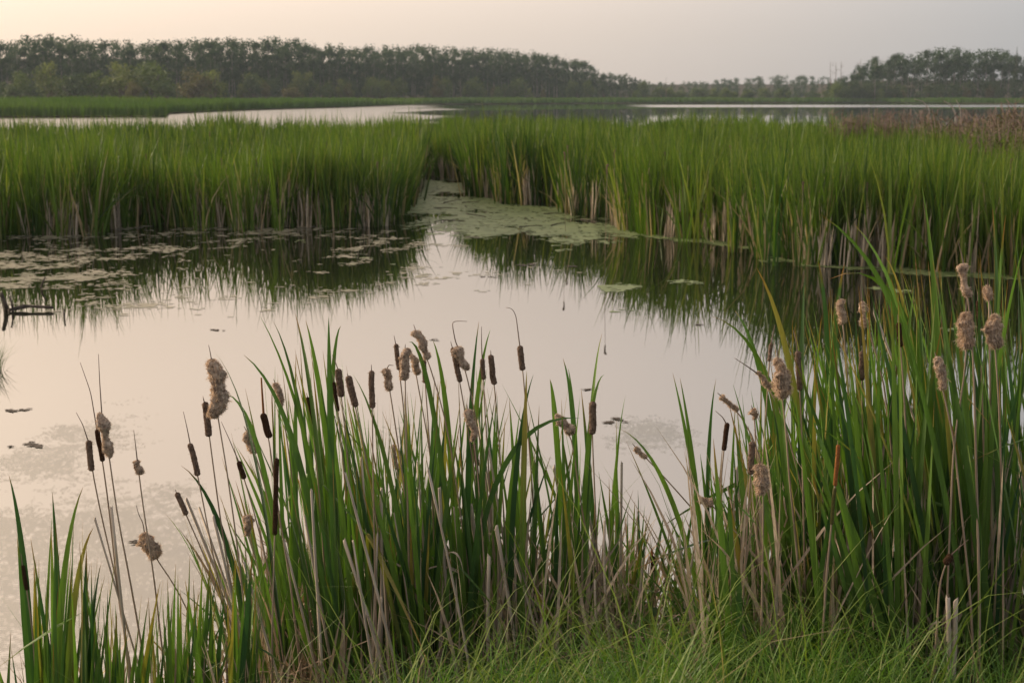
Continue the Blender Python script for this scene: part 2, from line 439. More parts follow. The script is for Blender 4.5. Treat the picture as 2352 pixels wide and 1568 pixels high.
# far marsh fringe along the opposite shore
def fringe(label, rows):
    PP = []
    for pxa, pxb, n, y0, y1 in rows:                     # depth range given as fractions past the shoreline in metres
        px = RNG.uniform(pxa, pxb, n); u = (px - 1176) / FPX / cp
        sy = np.interp(u, UK, YK) + y0 + (y1 - y0) * RNG.random(n) ** 1.6
        PP.append(np.column_stack([u * sy, sy]))
    P = np.vstack(PP); n = len(P)
    h = 1.55 * (.75 + .5 * fbm(P[:, 0] * .08, P[:, 1] * .05, 12)) * RNG.uniform(.8, 1.2, n)
    k = fbm(P[:, 0] * .05, P[:, 1] * .03, 21)[:, None]
    c = np.array([.045, .095, .02]) * (1 - k) + np.array([.10, .155, .03]) * k
    V, F, C = blades(np.column_stack([P, np.maximum(ground_z(P[:, 0], P[:, 1]), -.1)]), h, RNG.uniform(0, 6.28, n), np.abs(RNG.normal(0, .1, n)), np.abs(RNG.normal(.2, .15, n)),
                     P[:, 1] * .0011, RNG.uniform(-.6, .6, n), 0.0, 2, .6, c * .9, c)
    stuff(link('marsh_grass', mesh_np('marsh_grass', V, [F], M_REED, C)), label, 'reeds')
fringe('low green reed fringe along the far shore on the left', [(-300, 400, 9000, 0, 60), (380, 860, 8000, 0, 45), (840, 1250, 4000, 0, 30)])
fringe('thin green reed fringe along the far shore on the right', [(1240, 2600, 9000, 0, 26)])

# ------------------------------------------------------------------ floating scum and duckweed
def film(name, label, mat, x0, x1, y0, y1, cell, dens, z=.004, stretch=(1., 1.)):
    nx, ny = int((x1 - x0) / cell), int((y1 - y0) / (cell * stretch[1]))
    gx, gy = np.meshgrid(np.arange(nx), np.arange(ny), indexing='ij')
    cx, cy = x0 + (gx + .5) * cell, y0 + (gy + .5) * cell * stretch[1]
    kk = dens(cx + RNG.normal(0, cell * .9, cx.shape), cy + RNG.normal(0, cell * 1.1, cy.shape)) & (RNG.random(cx.shape) < .93)
    I, J = np.where(kk)
    ids = {}
    key = lambda a, b: a * (ny + 1) + b
    quads = np.stack([key(I, J), key(I + 1, J), key(I + 1, J + 1), key(I, J + 1)], 1)
    uq, inv = np.unique(quads.ravel(), return_inverse=True)
    vx = x0 + (uq // (ny + 1)) * cell; vy = y0 + (uq % (ny + 1)) * cell * stretch[1]
    jit = cell * .38
    V = np.column_stack([vx + RNG.uniform(-jit, jit, len(uq)), vy + RNG.uniform(-jit, jit, len(uq)) * stretch[1], np.full(len(uq), z) + RNG.uniform(0, .0004, len(uq))])
    return stuff(link(name, mesh_np(name, V, [inv.reshape(-1, 4)], mat)), label, 'algae')
def proj(x, y, z=0.0):                             # world -> photo position
    vx, vy, vz = x, y, z - CAM_H
    d = vy * cp - vz * sp; u = vy * sp + vz * cp
    return 1176 + FPX * vx / d, 784 - FPX * u / d
def sm(a, b, v): 
    t = np.clip((v - a) / (b - a), 0, 1); return t * t * (3 - 2 * t)
chan_c = [(onz(1000, 430), 3.2), (onz(1060, 470), 3.4), (onz(1200, 505), 3.4), (onz(1330, 530), 2.3), (onz(1130, 530), 1.5), (onz(960, 470), 2.2)]
def dens_channel(x, y):
    f = np.zeros_like(x)
    for c, r in chan_c:
        f = np.maximum(f, 1 - np.hypot((x - c.x), (y - c.y) * .55) / r)
    n = fbm(x * 1.1, y * .7, 50, 5)
    n2 = fbm(x * 5, y * 2.2, 55, 3)
    n3 = fbm(x * 12, y * 5, 57, 2)
    return n * .5 + n2 * .3 + n3 * .2 < .29 + .46 * sm(0, 1.0, f)
film('floating_algae', 'green algae carpet filling the narrow channel between the reed beds', M_ALGAE, -4.5, 4.5, 22, 46, .07, dens_channel)
dens_px = []
def dens_left(x, y):
    d = onz(300, 560)
    band = sm(15.2, 18.5, y) * (1 - .45 * sm(-6, -1.5, x)) * sm(2.0, -2.0, x)
    n = fbm(x * .8, y * .9, 60, 5)
    n2 = fbm(x * 3.2, y * 2.2, 64, 4)
    left = sm(-3.0, -7.5, x) * sm(14.5, 18, y)
    n3 = fbm(x * 9, y * 6, 68, 3)
    return (n * .38 + n2 * .28 + n3 * .34) > .695 - .105 * band - .04 * left
film('floating_scum', 'pale scum patches scattered on the dark water before the left reed bed', M_SCUM, -11.5, 1.2, 14.5, 30, .06, dens_left)
def dens_right(x, y):
    P = np.column_stack([x.ravel(), y.ravel()]); d = dist_front(P).reshape(x.shape)
    n = fbm(x * .8, y * 1.1, 160, 5)
    return n > .78 - .30 * (1 - sm(0, .8, d)) - .03
film('floating_scum', 'pale green scum strip along the foot of the right reed bed', M_ALGAE, 1.2, 10.5, 15.5, 28, .06, dens_right)
def dens_near(x, y):
    px, py = proj(x, y)
    n = fbm(x * .9, y * 1.0, 210, 5); n2 = vnoise(x * 16, y * 26, 220) * .45 + vnoise(x * 38, y * 50, 221) * .55
    lo = sm(830, 1300, py) * sm(800, 350, px)
    mid = sm(1330, 1450, px) * sm(940, 1000, py) * sm(1750, 1560, px)
    return (n * .7 + n2 * .3) > .70 - .17 * lo - .12 * mid + .3 * sm(12.2, 13.8, y) + .3 * sm(-3.6, -4.15, x)
film('thin_duckweed', 'faint green duckweed specks on the pool near the front bank', M_NEARFILM, -4.2, 2.2, 6.2, 14, .018, dens_near)

# ------------------------------------------------------------------ foreground grass
def grass(n, label, dens, hmul, cA, cB, w0):
    P = np.stack([RNG.uniform(-1.9, 3.9, n), RNG.uniform(2.6, 5.9, n)], 1)
    d = shore_near(P[:, 0]) - P[:, 1]
    k = RNG.random(n) < dens(P[:, 0], P[:, 1], d)
    P = P[k]; d = d[k]; n = len(P)
    tuft = fbm(P[:, 0] * 3, P[:, 1] * 3, 301)
    h = hmul * (.62 + .6 * tuft) * RNG.uniform(.65, 1.3, n)
    azn = fbm(P[:, 0] * 4.5, P[:, 1] * 4.5, 310, 2) * 16
    az = azn + RNG.normal(0, .9, n)
    th0 = np.abs(RNG.normal(.12, .12, n)); th1 = th0 + RNG.uniform(.6, 2.6, n)
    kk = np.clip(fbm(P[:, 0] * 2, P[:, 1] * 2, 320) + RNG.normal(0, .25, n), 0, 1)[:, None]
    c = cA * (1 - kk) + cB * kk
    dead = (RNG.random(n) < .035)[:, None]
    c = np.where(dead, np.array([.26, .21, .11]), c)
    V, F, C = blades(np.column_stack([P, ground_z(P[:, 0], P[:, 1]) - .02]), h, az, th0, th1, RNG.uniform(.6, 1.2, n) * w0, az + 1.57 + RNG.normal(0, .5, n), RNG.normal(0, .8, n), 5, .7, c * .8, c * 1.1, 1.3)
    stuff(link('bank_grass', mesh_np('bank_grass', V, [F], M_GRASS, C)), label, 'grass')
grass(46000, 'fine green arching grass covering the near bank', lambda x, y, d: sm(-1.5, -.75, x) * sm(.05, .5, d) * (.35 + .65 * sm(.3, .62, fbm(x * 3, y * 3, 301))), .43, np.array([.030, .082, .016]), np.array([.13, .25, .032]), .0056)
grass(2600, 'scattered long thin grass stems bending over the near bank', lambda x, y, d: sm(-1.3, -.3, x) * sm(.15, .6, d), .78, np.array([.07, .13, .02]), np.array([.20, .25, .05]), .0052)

grass(2600, 'thin sedge standing along the water at the bottom left', lambda x, y, d: sm(-.5, -.8, x) * (y > 4.0) * (d > -.6), .85, np.array([.05, .12, .02]), np.array([.14, .24, .035]), .0050)

# ------------------------------------------------------------------ foreground cattails
def bez(P0, P1, P2, n):
    t = np.linspace(0, 1, n)[:, None]
    return (1 - t) ** 2 * P0 + 2 * t * (1 - t) * P1 + t ** 2 * P2
def leaf_mesh(P, w, face, tw, cols, taper=.55, fold=.12, basew=1.0):
    """one strap leaf along the polyline P: three vertices across, slightly channelled."""
    n = len(P); t = np.linspace(0, 1, n)
    T = np.gradient(P, axis=0); T /= np.linalg.norm(T, axis=1)[:, None] + 1e-9
    a = face + tw * t
    S = np.stack([np.cos(a), np.sin(a), np.zeros(n)], 1)
    S -= T * (S * T).sum(1)[:, None]; S /= np.linalg.norm(S, axis=1)[:, None] + 1e-9
    Nn = np.cross(T, S)
    wt = np.minimum(1, (1 - t) / taper) ** .85 * (basew + (1 - basew) * np.minimum(1, t / .25)); wt[-1] = .03
    hw = (.5 * w * wt)[:, None]
    V = np.stack([P - S * hw, P + Nn * hw * fold * 2, P + S * hw], 1).reshape(-1, 3)
    r = np.arange(n - 1)[:, None] * 3
    F = np.concatenate([r + np.array([[0, 1, 4, 3]]), r + np.array([[1, 2, 5, 4]])])
    C = np.repeat(cols, 3, 0)
    return V, F, C
def leaf_cols(n, kind, rnd):
    t = np.linspace(0, 1, n)[:, None]
    if kind == 'dead':
        c = np.array([.40, .33, .26]) * rnd.uniform(.6, 1.15)
        return np.broadcast_to(c, (n, 3)) * (1 - .2 * t)
    g0 = np.array([.022, .060, .024]); g1 = np.array([.110, .195, .030])
    k = rnd.random()
    g = g0 * (1 - k) + g1 * k
    basec = np.array([.12, .15, .05]) * .9
    c = g * (.85 + .35 * t)
    b = np.clip(1 - t / .22, 0, 1); c = c * (1 - .6 * b) + basec * .6 * b
    if rnd.random() < .07: yl = np.clip((t - .35) / .5, 0, 1); c = c * (1 - yl) + np.array([.26, .21, .05]) * yl
    tip = np.clip((t - (.88 + .09 * rnd.random())) / .05, 0, 1) * (rnd.random() < .75)
    return c * (1 - tip) + np.array([.26, .12, .03]) * tip

def add_leaf(root, B, T, w, rnd, kind='green', bow=None, side=None, name='leaf', n=13):
    B = np.array(B); T = np.array(T)
    d = T - B
    cx = bow if bow is not None else rnd.uniform(.28, .52)
    P1 = B + np.array([d[0] * cx, d[1] * cx, d[2] * rnd.uniform(.5, .57)])
    P = bez(B, P1, T, n)
    if rnd.random() < .07:                         # blade snapped over, its end hanging
        kf = int(n * rnd.uniform(.55, .8)); dd = np.array([rnd.choice([-1, 1]) * rnd.uniform(.5, 1), rnd.gauss(0, .3), -rnd.uniform(.1, 1.0)]); dd /= np.linalg.norm(dd)
        L_ = np.linalg.norm(P[-1] - P[kf])
        for z_ in range(kf + 1, n): P[z_] = P[kf] + dd * L_ * (z_ - kf) / (n - 1 - kf) + np.array([0, 0, -.15]) * (L_ * ((z_ - kf) / (n - 1 - kf)) ** 2)
    face = side if side is not None else rnd.choice([rnd.gauss(0, .45), rnd.gauss(0, .45), rnd.uniform(-1.5, 1.5)])
    V, F, C = leaf_mesh(P, w, face, rnd.gauss(0, .7), leaf_cols(n, kind, rnd), rnd.uniform(.22, .45), rnd.uniform(.05, .2))
    o = np.array(root.location)
    return link(name, mesh_np(name, V - o, [F], M_DEAD if kind == 'dead' else M_CAT, C, smooth=True), root)

ENV = np.array([(-60, 1260), (0, 1200), (60, 1230), (120, 1170), (190, 1150), (240, 1300), (290, 1400), (350, 1330), (400, 1210), (450, 1110), (520, 960), (580, 860), (640, 800), (700, 760), (760, 760), (810, 850), (870, 910), (930, 880), (1000, 860), (1060, 850), (1120, 800), (1170, 880), (1240, 890), (1300, 870), (1380, 900), (1430, 970), (1480, 1100), (1520, 1170), (1560, 1160), (1610, 1060), (1660, 920), (1700, 840), (1760, 780), (1830, 720), (1900, 660), (1980, 630), (2060, 590), (2140, 570), (2250, 570), (2352, 520), (2500, 500)], float)
def env(px): return float(np.interp(px, ENV[:, 0], ENV[:, 1]))
rnd = random.Random(5)
def shoot(bpx, Y, label, group, leaves, lean, spread, depth, wmul=1.0, floor=0):
    if not label:
        label, group = ('green cattail shoot low before the left side of the middle clump', 'low shoots left of the middle clump') if bpx < 600 else ('short green cattail shoot in the gap between the two clumps', 'short shoots in the gap')
    elif bpx > 300:
        a, b = (560, 1500) if bpx < 1540 else (1600, 2470)
        part = ['left side', 'left of centre', 'centre', 'right of centre', 'right side'][min(4, int((bpx - a) / (b - a) * 5))]
        row = 'front' if Y < (5.8 if bpx < 1540 else 5.1) else 'rear' if Y > (6.25 if bpx < 1540 else 5.65) else 'middle'
        label = label + ', %s row, %s' % (row, part); group = group + ', %s row, %s' % (row, part)
    bx = (bpx - 1176) / FPX / cp * Y * 1.06
    bz = max(gz(bx, Y), -.3) - .03
    root = thing('cattail_shoot', label, 'cattail', (bx, Y, bz), group)
    for q in range(leaves):
        tpx = bpx + lean(bpx) + rnd.gauss(0, spread)
        e = env(tpx)
        tpy = e + min(abs(rnd.gauss(0, 1)) * depth, 560)
        if floor: tpy = max(tpy, floor + rnd.uniform(0, 140))
        tip = at(tpx, tpy, Y + rnd.gauss(0, .10))
        if tip.z < bz + .35: tip.z = bz + .35 + rnd.random() * .2
        b = Vector((bx + rnd.gauss(0, .012), Y + rnd.gauss(0, .012), bz))
        add_leaf(root, b, tip, rnd.uniform(.013, .023) * wmul, rnd)
    return root
def leanB(px): return float(np.interp(px, [560, 700, 800, 950, 1150, 1300, 1500], [-150, -110, -70, -40, -10, 10, 20]))
def leanC(px): return float(np.interp(px, [1600, 1700, 1900, 2200, 2450], [-15, -30, -60, -70, -20]))
def leanA(px): return float(np.interp(px, [-40, 120, 290], [-10, 5, 20]))
for q in range(15):
    shoot(rnd.uniform(-60, 300), rnd.uniform(4.3, 4.8), 'green cattail shoot in the low clump at the bottom left corner', 'cattail shoots, bottom left corner', rnd.randint(3, 6), leanA, 55, 190)
for q in range(105):
    b = rnd.triangular(560, 1500, 900) if q % 3 else rnd.uniform(560, 1500)
    shoot(b, rnd.uniform(5.3, 6.7), 'green cattail shoot in the middle clump on the near bank', 'cattail shoots, middle clump', rnd.randint(4, 7), leanB, 92, 300)
for q in range(140):
    b = rnd.uniform(1600, 2470)
    if b < 1750 and q % 2: b += 400
    shoot(b, rnd.uniform(4.5, 6.2), 'green cattail shoot in the tall right clump', 'cattail shoots, right clump', rnd.randint(4, 7), leanC, 105, 350)

for q in range(40):
    shoot(rnd.uniform(230, 570), rnd.uniform(4.45, 5.0), '', '', rnd.randint(2, 4), leanA, 55, 120, .9, 1255)
for q in range(9):
    shoot(rnd.uniform(1430, 1600), rnd.uniform(5.2, 5.8), '', '', rnd.randint(2, 4), leanB, 30, 120, .8, 1110)
# leaves that stand out, traced one by one: (tip, middle, base) and distance
HERO = [((597, 725), (680, 930), (790, 1400), 5.5), ((628, 738), (680, 900), (760, 1400), 5.6), ((677, 717), (710, 880), (790, 1400), 5.4), ((702, 735), (735, 900), (810, 1380), 5.7),
        ((755, 727), (757, 880), (775, 1380), 5.3), ((783, 748), (765, 850), (750, 1400), 5.6), ((560, 815), (650, 950), (780, 1360), 5.4), ((490, 805), (560, 950), (660, 1420), 5.3), ((520, 905), (580, 990), (700, 1400), 5.4),
        ((415, 1068), (490, 1170), (620, 1460), 5.2), ((380, 1180), (450, 1290), (590, 1480), 5.1), ((1100, 738), (1082, 930), (1080, 1380), 5.5), ((1126, 757), (1098, 900), (1060, 1400), 5.6), ((994, 780), (1020, 900), (1060, 1380), 5.7),
        ((938, 785), (975, 850), (1080, 1380), 5.5), ((810, 858), (870, 1000), (980, 1380), 5.3), ((1225, 860), (1195, 1000), (1170, 1400), 5.4), ((1210, 851), (1205, 1000), (1195, 1400), 5.3), ((1293, 822), (1315, 950), (1320, 1380), 5.6),
        ((1305, 845), (1318, 960), (1335, 1380), 5.7), ((1263, 870), (1275, 960), (1310, 1380), 5.6), ((1383, 765), (1362, 900), (1345, 1380), 5.7), ((1388, 860), (1362, 930), (1335, 1380), 5.5), ((1437, 907), (1420, 1020), (1390, 1380), 5.6),
        ((1545, 855), (1580, 1020), (1670, 1420), 5.5), ((1562, 868), (1585, 1010), (1650, 1420), 5.6), ((1645, 868), (1630, 1000), (1640, 1420), 5.5), ((1880, 600), (1900, 760), (1930, 1400), 5.2), ((1940, 605), (1918, 760), (1900, 1400), 5.3),
        ((1738, 615), (1800, 780), (1900, 1400), 5.2), ((1632, 725), (1740, 820), (1870, 1400), 5.2), ((1688, 713), (1740, 830), (1860, 1400), 5.3), ((1885, 493), (2030, 660), (2200, 1400), 4.9), ((1960, 512), (2060, 690), (2180, 1400), 5.0),
        ((2117, 425), (2145, 650), (2180, 1400), 4.9), ((2280, 480), (2290, 700), (2300, 1400), 5.0), ((2310, 495), (2290, 720), (2280, 1400), 5.1), ((2030, 585), (2080, 720), (2150, 1400), 5.1), ((2140, 560), (2145, 760), (2160, 1400), 5.2),
        ((1425, 985), (1500, 1060), (1660, 1430), 5.4), ((1333, 960), (1200, 1010), (1070, 1400), 5.4), ((1905, 641), (2040, 668), (2200, 1400), 5.1), ((20, 1090), (48, 1240), (70, 1700), 4.6), ((120, 1130), (130, 1290), (140, 1700), 4.6),
        ((191, 1117), (155, 1260), (110, 1700), 4.5), ((215, 1210), (180, 1320), (130, 1700), 4.5), ((233, 1290), (215, 1400), (170, 1700), 4.5), ((2352, 560), (2300, 800), (2230, 1500), 4.6), ((1848, 640), (1842, 800), (1850, 1400), 5.4)]
for q, (tip, mid, bs, Y) in enumerate(HERO):
    T, Mp, B = (np.array(at(*p, Y)) for p in (tip, mid, bs))
    B[2] = max(gz(B[0], Y), -.3) - .03
    tm = np.linalg.norm(Mp - B); tm = min(.72, tm / (tm + np.linalg.norm(T - Mp)))
    P1 = (Mp - (1 - tm) ** 2 * B - tm ** 2 * T) / (2 * tm * (1 - tm))
    P = bez(B, P1, T, 16)
    where = 'bottom left corner' if tip[0] < 300 else 'middle clump' if tip[0] < 1530 else 'right clump'
    look = 'leaning left' if tip[0] < bs[0] - 60 else 'leaning right' if tip[0] > bs[0] + 60 else 'standing nearly upright'
    root = thing('cattail_shoot', 'tall green cattail shoot %s and rising above the %s' % (look, where), 'cattail', tuple(B), 'tall shoots, %s, %s' % (where, look))
    V, F, C = leaf_mesh(P, rnd.uniform(.018, .025), rnd.gauss(0, .3), rnd.gauss(0, .5), leaf_cols(16, 'green', rnd), rnd.uniform(.25, .42), .12)
    link('leaf', mesh_np('leaf', V - B, [F], M_CAT, C, smooth=True), root)
    for e in range(2):
        t2 = at(tip[0] * .55 + bs[0] * .45 + rnd.gauss(0, 40), tip[1] * .5 + 600 + rnd.uniform(0, 200), Y + rnd.gauss(0, .05))
        if t2.z < B[2] + .35: t2.z = B[2] + .35
        add_leaf(root, B, t2, rnd.uniform(.014, .022), rnd)

# ---- last year's stalks with seed heads: (label, kind, Y, head top, head bottom, width, spike points, stem points below the head)
ST = [
 ('slim compact brown cattail head on bare stalk, leftmost of the left group', 'compact', 5.0, (203, 1010), (211, 1082), 16, [(190, 975), (175, 947)], [(245, 1240), (270, 1340), (300, 1560)]),
 ('dark narrow cattail head half hidden behind the fluffy one at left', 'dark', 5.06, (222, 985), (236, 1060), 13, [(208, 900), (184, 832)], [(250, 1165), (275, 1400), (305, 1560)]),
 ('bursting brown cattail head with long upright spike, left group', 'burst', 5.0, (232, 945), (252, 1053), 31, [(229, 880), (226, 813)], [(266, 1165), (300, 1340), (330, 1510), (337, 1580)]),
 ('short stubby cattail head on tall bare stalk right of the left group', 'burst', 5.0, (315, 1056), (319, 1090), 20, [(311, 1020), (307, 987)], [(335, 1210), (352, 1310), (372, 1490), (385, 1580)]),
 ('largest tan fluffy cattail head, bursting open at the left of the middle clump', 'fluffy', 5.1, (486, 822), (499, 962), 50, [(482, 805), (479, 792)], [(512, 1020), (528, 1130), (546, 1260), (562, 1400), (575, 1580)]),
 ('dark compact cattail head just below the largest fluffy head', 'compact', 5.2, (470, 922), (481, 1003), 17, [(467, 915), (466, 909)], [(500, 1150), (521, 1290), (545, 1420)]),
 ('slim brown cattail head with thin spike at the left rim of the middle clump', 'compact', 5.2, (436, 1017), (455, 1093), 15, [(429, 980), (421, 945)], [(475, 1200), (500, 1330), (530, 1450)]),
 ('small dark cattail head low beside pale broken stalks at left', 'compact', 5.2, (405, 1130), (428, 1183), 14, [(402, 1124)], [(480, 1300), (535, 1440)]),
 ('tan fluffy head tucked behind green leaves below the largest fluffy head', 'burst', 5.5, (566, 988), (588, 1042), 32, [(560, 978)], [(612, 1130), (650, 1300)]),
 ('smooth black cattail head with pinkish spike above it', 'black', 5.3, (604, 948), (619, 1006), 18, [(602, 900), (600, 867)], [(635, 1150), (665, 1320)]),
 ('grey brown head with torn lower half beside the black head', 'burst', 5.5, (632, 878), (650, 935), 17, [(628, 870)], [(668, 1080), (700, 1300)]),
 ('small dark head hanging on a bent stem under the largest fluffy head', 'dark', 5.3, (548, 1058), (561, 1100), 14, [(525, 1005), (508, 968)], [(585, 1180), (620, 1320)]),
 ('long thin dark brown spike standing low in the middle clump', 'dark', 5.1, (635, 1050), (631, 1230), 13, [(636, 1040)], [(628, 1330), (625, 1450)]),
 ('fluffy topped dark head low at the left of the middle clump', 'burst', 5.3, (563, 1182), (571, 1230), 26, [(561, 1175)], [(600, 1330), (630, 1440)]),
 ('pale fluffy bent head low above the water at left', 'fluffy', 5.1, (330, 1222), (356, 1284), 34, [(328, 1200), (318, 1180), (313, 1160)], [(395, 1330), (450, 1440)]),
 ('grey brown head with kinked spike, left of the paired heads in the middle clump', 'compact', 5.5, (777, 846), (784, 912), 18, [(770, 830), (763, 815)], [(792, 980), (803, 1110), (818, 1290)]),
 ('dark slim head close behind a grey brown one in the middle clump', 'dark', 5.6, (767, 876), (776, 945), 10, [(763, 860)], [(790, 1080), (810, 1290)]),
 ('brown compact head leaning left in the middle clump', 'compact', 5.4, (800, 862), (817, 935), 18, [(797, 858)], [(832, 1010), (852, 1110), (880, 1300)]),
 ('straight upright dark head on a pale thick stalk in the middle clump', 'compact', 5.3, (853, 850), (855, 938), 15, [(853, 837)], [(857, 1100), (861, 1300), (864, 1440)]),
 ('ragged pale head with a side tuft in the middle clump', 'burst', 5.5, (886, 845), (896, 898), 26, [(893, 838), (904, 839)], [(906, 965), (922, 1070), (950, 1300)]),
 ('narrow grey head behind the broad one at the top of the middle clump', 'compact', 5.7, (909, 789), (917, 850), 12, [(905, 770)], [(930, 960), (945, 1300)]),
 ('broad grey fluffy head standing upright at the top of the middle clump', 'burst', 5.4, (930, 798), (930, 874), 25, [(931, 790)], [(933, 960), (936, 1150), (940, 1340)]),
 ('short head with a puff on its left side in the middle clump', 'burst', 5.6, (946, 812), (957, 862), 18, [(942, 800)], [(966, 920), (987, 1025), (1010, 1300)]),
 ('topmost tan fluffy head, tilted left, of the middle clump', 'burst', 5.5, (953, 757), (984, 826), 27, [(950, 745)], [(1006, 900), (1032, 1000), (1075, 1300)]),
 ('thin grey head just under the topmost fluffy head', 'compact', 5.7, (974, 826), (976, 880), 11, [(972, 815)], [(986, 1000), (1000, 1300)]),
 ('slim grey head beside the fluffy head with the bent wire spike', 'compact', 5.5, (1039, 797), (1057, 878), 14, [(1035, 784)], [(1066, 935), (1090, 1080), (1120, 1330)]),
 ('fluffy head whose thin spike is bent to a right angle', 'burst', 5.5, (1051, 794), (1071, 852), 28, [(1046, 785), (1039, 747), (1040, 738), (1056, 737), (1073, 738)], [(1086, 925), (1110, 1050), (1140, 1300)]),
 ('thin dark head crossed by a green leaf, right part of the middle clump', 'compact', 5.6, (1107, 823), (1111, 872), 12, [(1106, 790), (1106, 750)], [(1114, 960), (1120, 1030), (1135, 1300)]),
 ('slim grey head rightmost of the cluster beside the tall green blades', 'compact', 5.6, (1127, 814), (1135, 884), 15, [(1127, 804)], [(1143, 960), (1165, 1300)]),
 ('brown head with a long curled spike against the pale water', 'compact', 5.5, (1194, 793), (1201, 851), 15, [(1193, 788), (1189, 755), (1185, 724), (1176, 708), (1162, 706)], [(1208, 930), (1220, 1080), (1235, 1330)]),
 ('lumpy tan fluffy head low between green leaves of the middle clump', 'burst', 5.4, (1073, 939), (1090, 1013), 27, [(1072, 925)], [(1098, 1090), (1115, 1330)]),
 ('thin grey head right under the lumpy tan one', 'compact', 5.5, (1090, 1017), (1096, 1070), 12, [(1089, 1010)], [(1108, 1180), (1125, 1350)]),
 ('pale mouldy head low in the centre of the middle clump', 'burst', 5.8, (905, 1020), (912, 1078), 16, [(904, 1012)], [(930, 1200), (950, 1380)]),
 ('fluffy head tipped far to the left at the right of the middle clump', 'burst', 5.5, (1276, 951), (1316, 999), 30, [(1270, 943)], [(1322, 1075), (1342, 1200), (1370, 1360)]),
 ('upright grey head with a side puff at the right of the middle clump', 'compact', 5.5, (1362, 921), (1360, 998), 19, [(1362, 912)], [(1364, 1080), (1369, 1200), (1374, 1380)]),
 ('small frayed head on a slanting stalk between the two clumps', 'burst', 5.6, (1459, 1026), (1485, 1052), 12, [(1452, 1018)], [(1535, 1105), (1610, 1190), (1690, 1350)]),
 ('big brown fluffy head bulging at its top, left side of the right clump', 'fluffy', 5.2, (1787, 820), (1797, 916), 38, [(1785, 802)], [(1804, 970), (1813, 1100), (1826, 1220), (1842, 1400)]),
 ('long slim brown head beside the big bulging one', 'compact', 5.3, (1832, 805), (1837, 897), 15, [(1828, 780), (1822, 758)], [(1841, 960), (1845, 1150), (1850, 1380)]),
 ('thin grey spike behind the big bulging head', 'compact', 5.5, (1771, 787), (1767, 830), 9, [(1776, 765), (1780, 746)], [(1760, 950), (1745, 1150), (1730, 1380)]),
 ('slanting frayed head with a long spike left of the big bulging one', 'burst', 5.4, (1737, 854), (1771, 893), 13, [(1712, 838), (1687, 822)], [(1800, 960), (1850, 1150), (1880, 1380)]),
 ('slanting torn head at the left rim of the right clump', 'burst', 5.4, (1655, 908), (1697, 943), 14, [(1648, 902)], [(1735, 1010), (1770, 1150), (1800, 1380)]),
 ('small puff head just inside the left rim of the right clump', 'burst', 5.5, (1728, 938), (1735, 962), 18, [(1726, 930)], [(1738, 1100), (1742, 1380)]),
 ('dark narrow head leaning right, low at the left rim of the right clump', 'dark', 5.4, (1671, 970), (1662, 1035), 13, [(1660, 958), (1643, 943)], [(1655, 1120), (1650, 1380)]),
 ('grey dark head upright above the pale tufted one in the right clump', 'compact', 5.1, (1727, 1013), (1724, 1090), 17, [(1728, 1003)], [(1719, 1160), (1705, 1400)]),
 ('pale cream tufted head on a thin stalk, lowest of the right clump', 'fluffy', 5.0, (1746, 1064), (1753, 1135), 30, [(1744, 1058)], [(1753, 1210), (1750, 1400)]),
 ('fluffy head against dark water at the back of the right clump', 'burst', 5.6, (1929, 687), (1937, 744), 19, [(1927, 678)], [(1950, 900), (1970, 1380)]),
 ('curled fluffy head with a thin spike at the back of the right clump', 'burst', 5.4, (1980, 692), (1989, 753), 19, [(1977, 656)], [(2012, 800), (2035, 900), (2080, 1380)]),
 ('small orange brown head among the leaves of the right clump', 'dark', 5.3, (2063, 740), (2069, 797), 13, [(2062, 722)], [(2080, 960), (2095, 1380)]),
 ('highest fluffy head of all, at the right of the picture', 'burst', 5.0, (2213, 604), (2224, 683), 26, [(2208, 580), (2200, 555)], [(2236, 820), (2250, 1380)]),
 ('wide torn head under the highest one at the right', 'fluffy', 5.0, (2218, 715), (2222, 801), 32, [(2220, 690), (2222, 675)], [(2213, 880), (2190, 1020), (2175, 1380)]),
 ('little round puff above the big ragged head at far right', 'burst', 5.1, (2270, 656), (2272, 690), 19, [(2268, 640)], [(2274, 860), (2280, 1380)]),
 ('big ragged two tone head at far right', 'fluffy', 5.0, (2279, 722), (2286, 800), 38, [(2275, 700)], [(2291, 870), (2298, 1000), (2305, 1380)]),
 ('pale ragged head hanging before dark leaves at right', 'burst', 5.0, (2150, 818), (2165, 896), 22, [(2147, 808)], [(2190, 1000), (2230, 1380)]),
 ('plain grey head half hidden in the middle of the right clump', 'compact', 5.4, (1980, 806), (1979, 874), 15, [(1981, 795)], [(1982, 1000), (1985, 1380)]),
 ('young cattail spike, rust orange above and green below, in the right clump', 'young', 4.9, (1926, 1020), (1910, 1205), 10, [(1927, 1016)], [(1900, 1300), (1890, 1450)]),
 ('tiny rust and black spike low in the gap between the clumps', 'black', 5.4, (1498, 1275), (1501, 1312), 12, [(1497, 1258)], [(1505, 1360), (1508, 1420)]),
 ('smooth dark brown head in the low clump at the bottom left corner', 'black', 4.6, (51, 1296), (62, 1355), 11, [(48, 1270)], [(75, 1450), (85, 1600)]),
 ('slender brown head next to the wide torn one at right', 'dark', 5.2, (2247, 690), (2250, 735), 10, [(2246, 670)], [(2258, 960), (2268, 1380)]),
 ('narrow black head between upright leaves of the middle clump', 'black', 5.5, (706, 911), (718, 975), 10, [(704, 902)], [(735, 1150), (750, 1380)]),
 ('puff lying sideways in leaves at the left foot of the right clump', 'burst', 5.3, (1604, 1150), (1642, 1152), 22, [(1598, 1150)], [(1665, 1220), (1690, 1400)]),
 ('dark drooping head deep in the shade of the right clump', 'dark', 4.8, (2186, 1272), (2170, 1296), 20, [(2205, 1255), (2225, 1238)], [(2158, 1340), (2150, 1480)]),
]
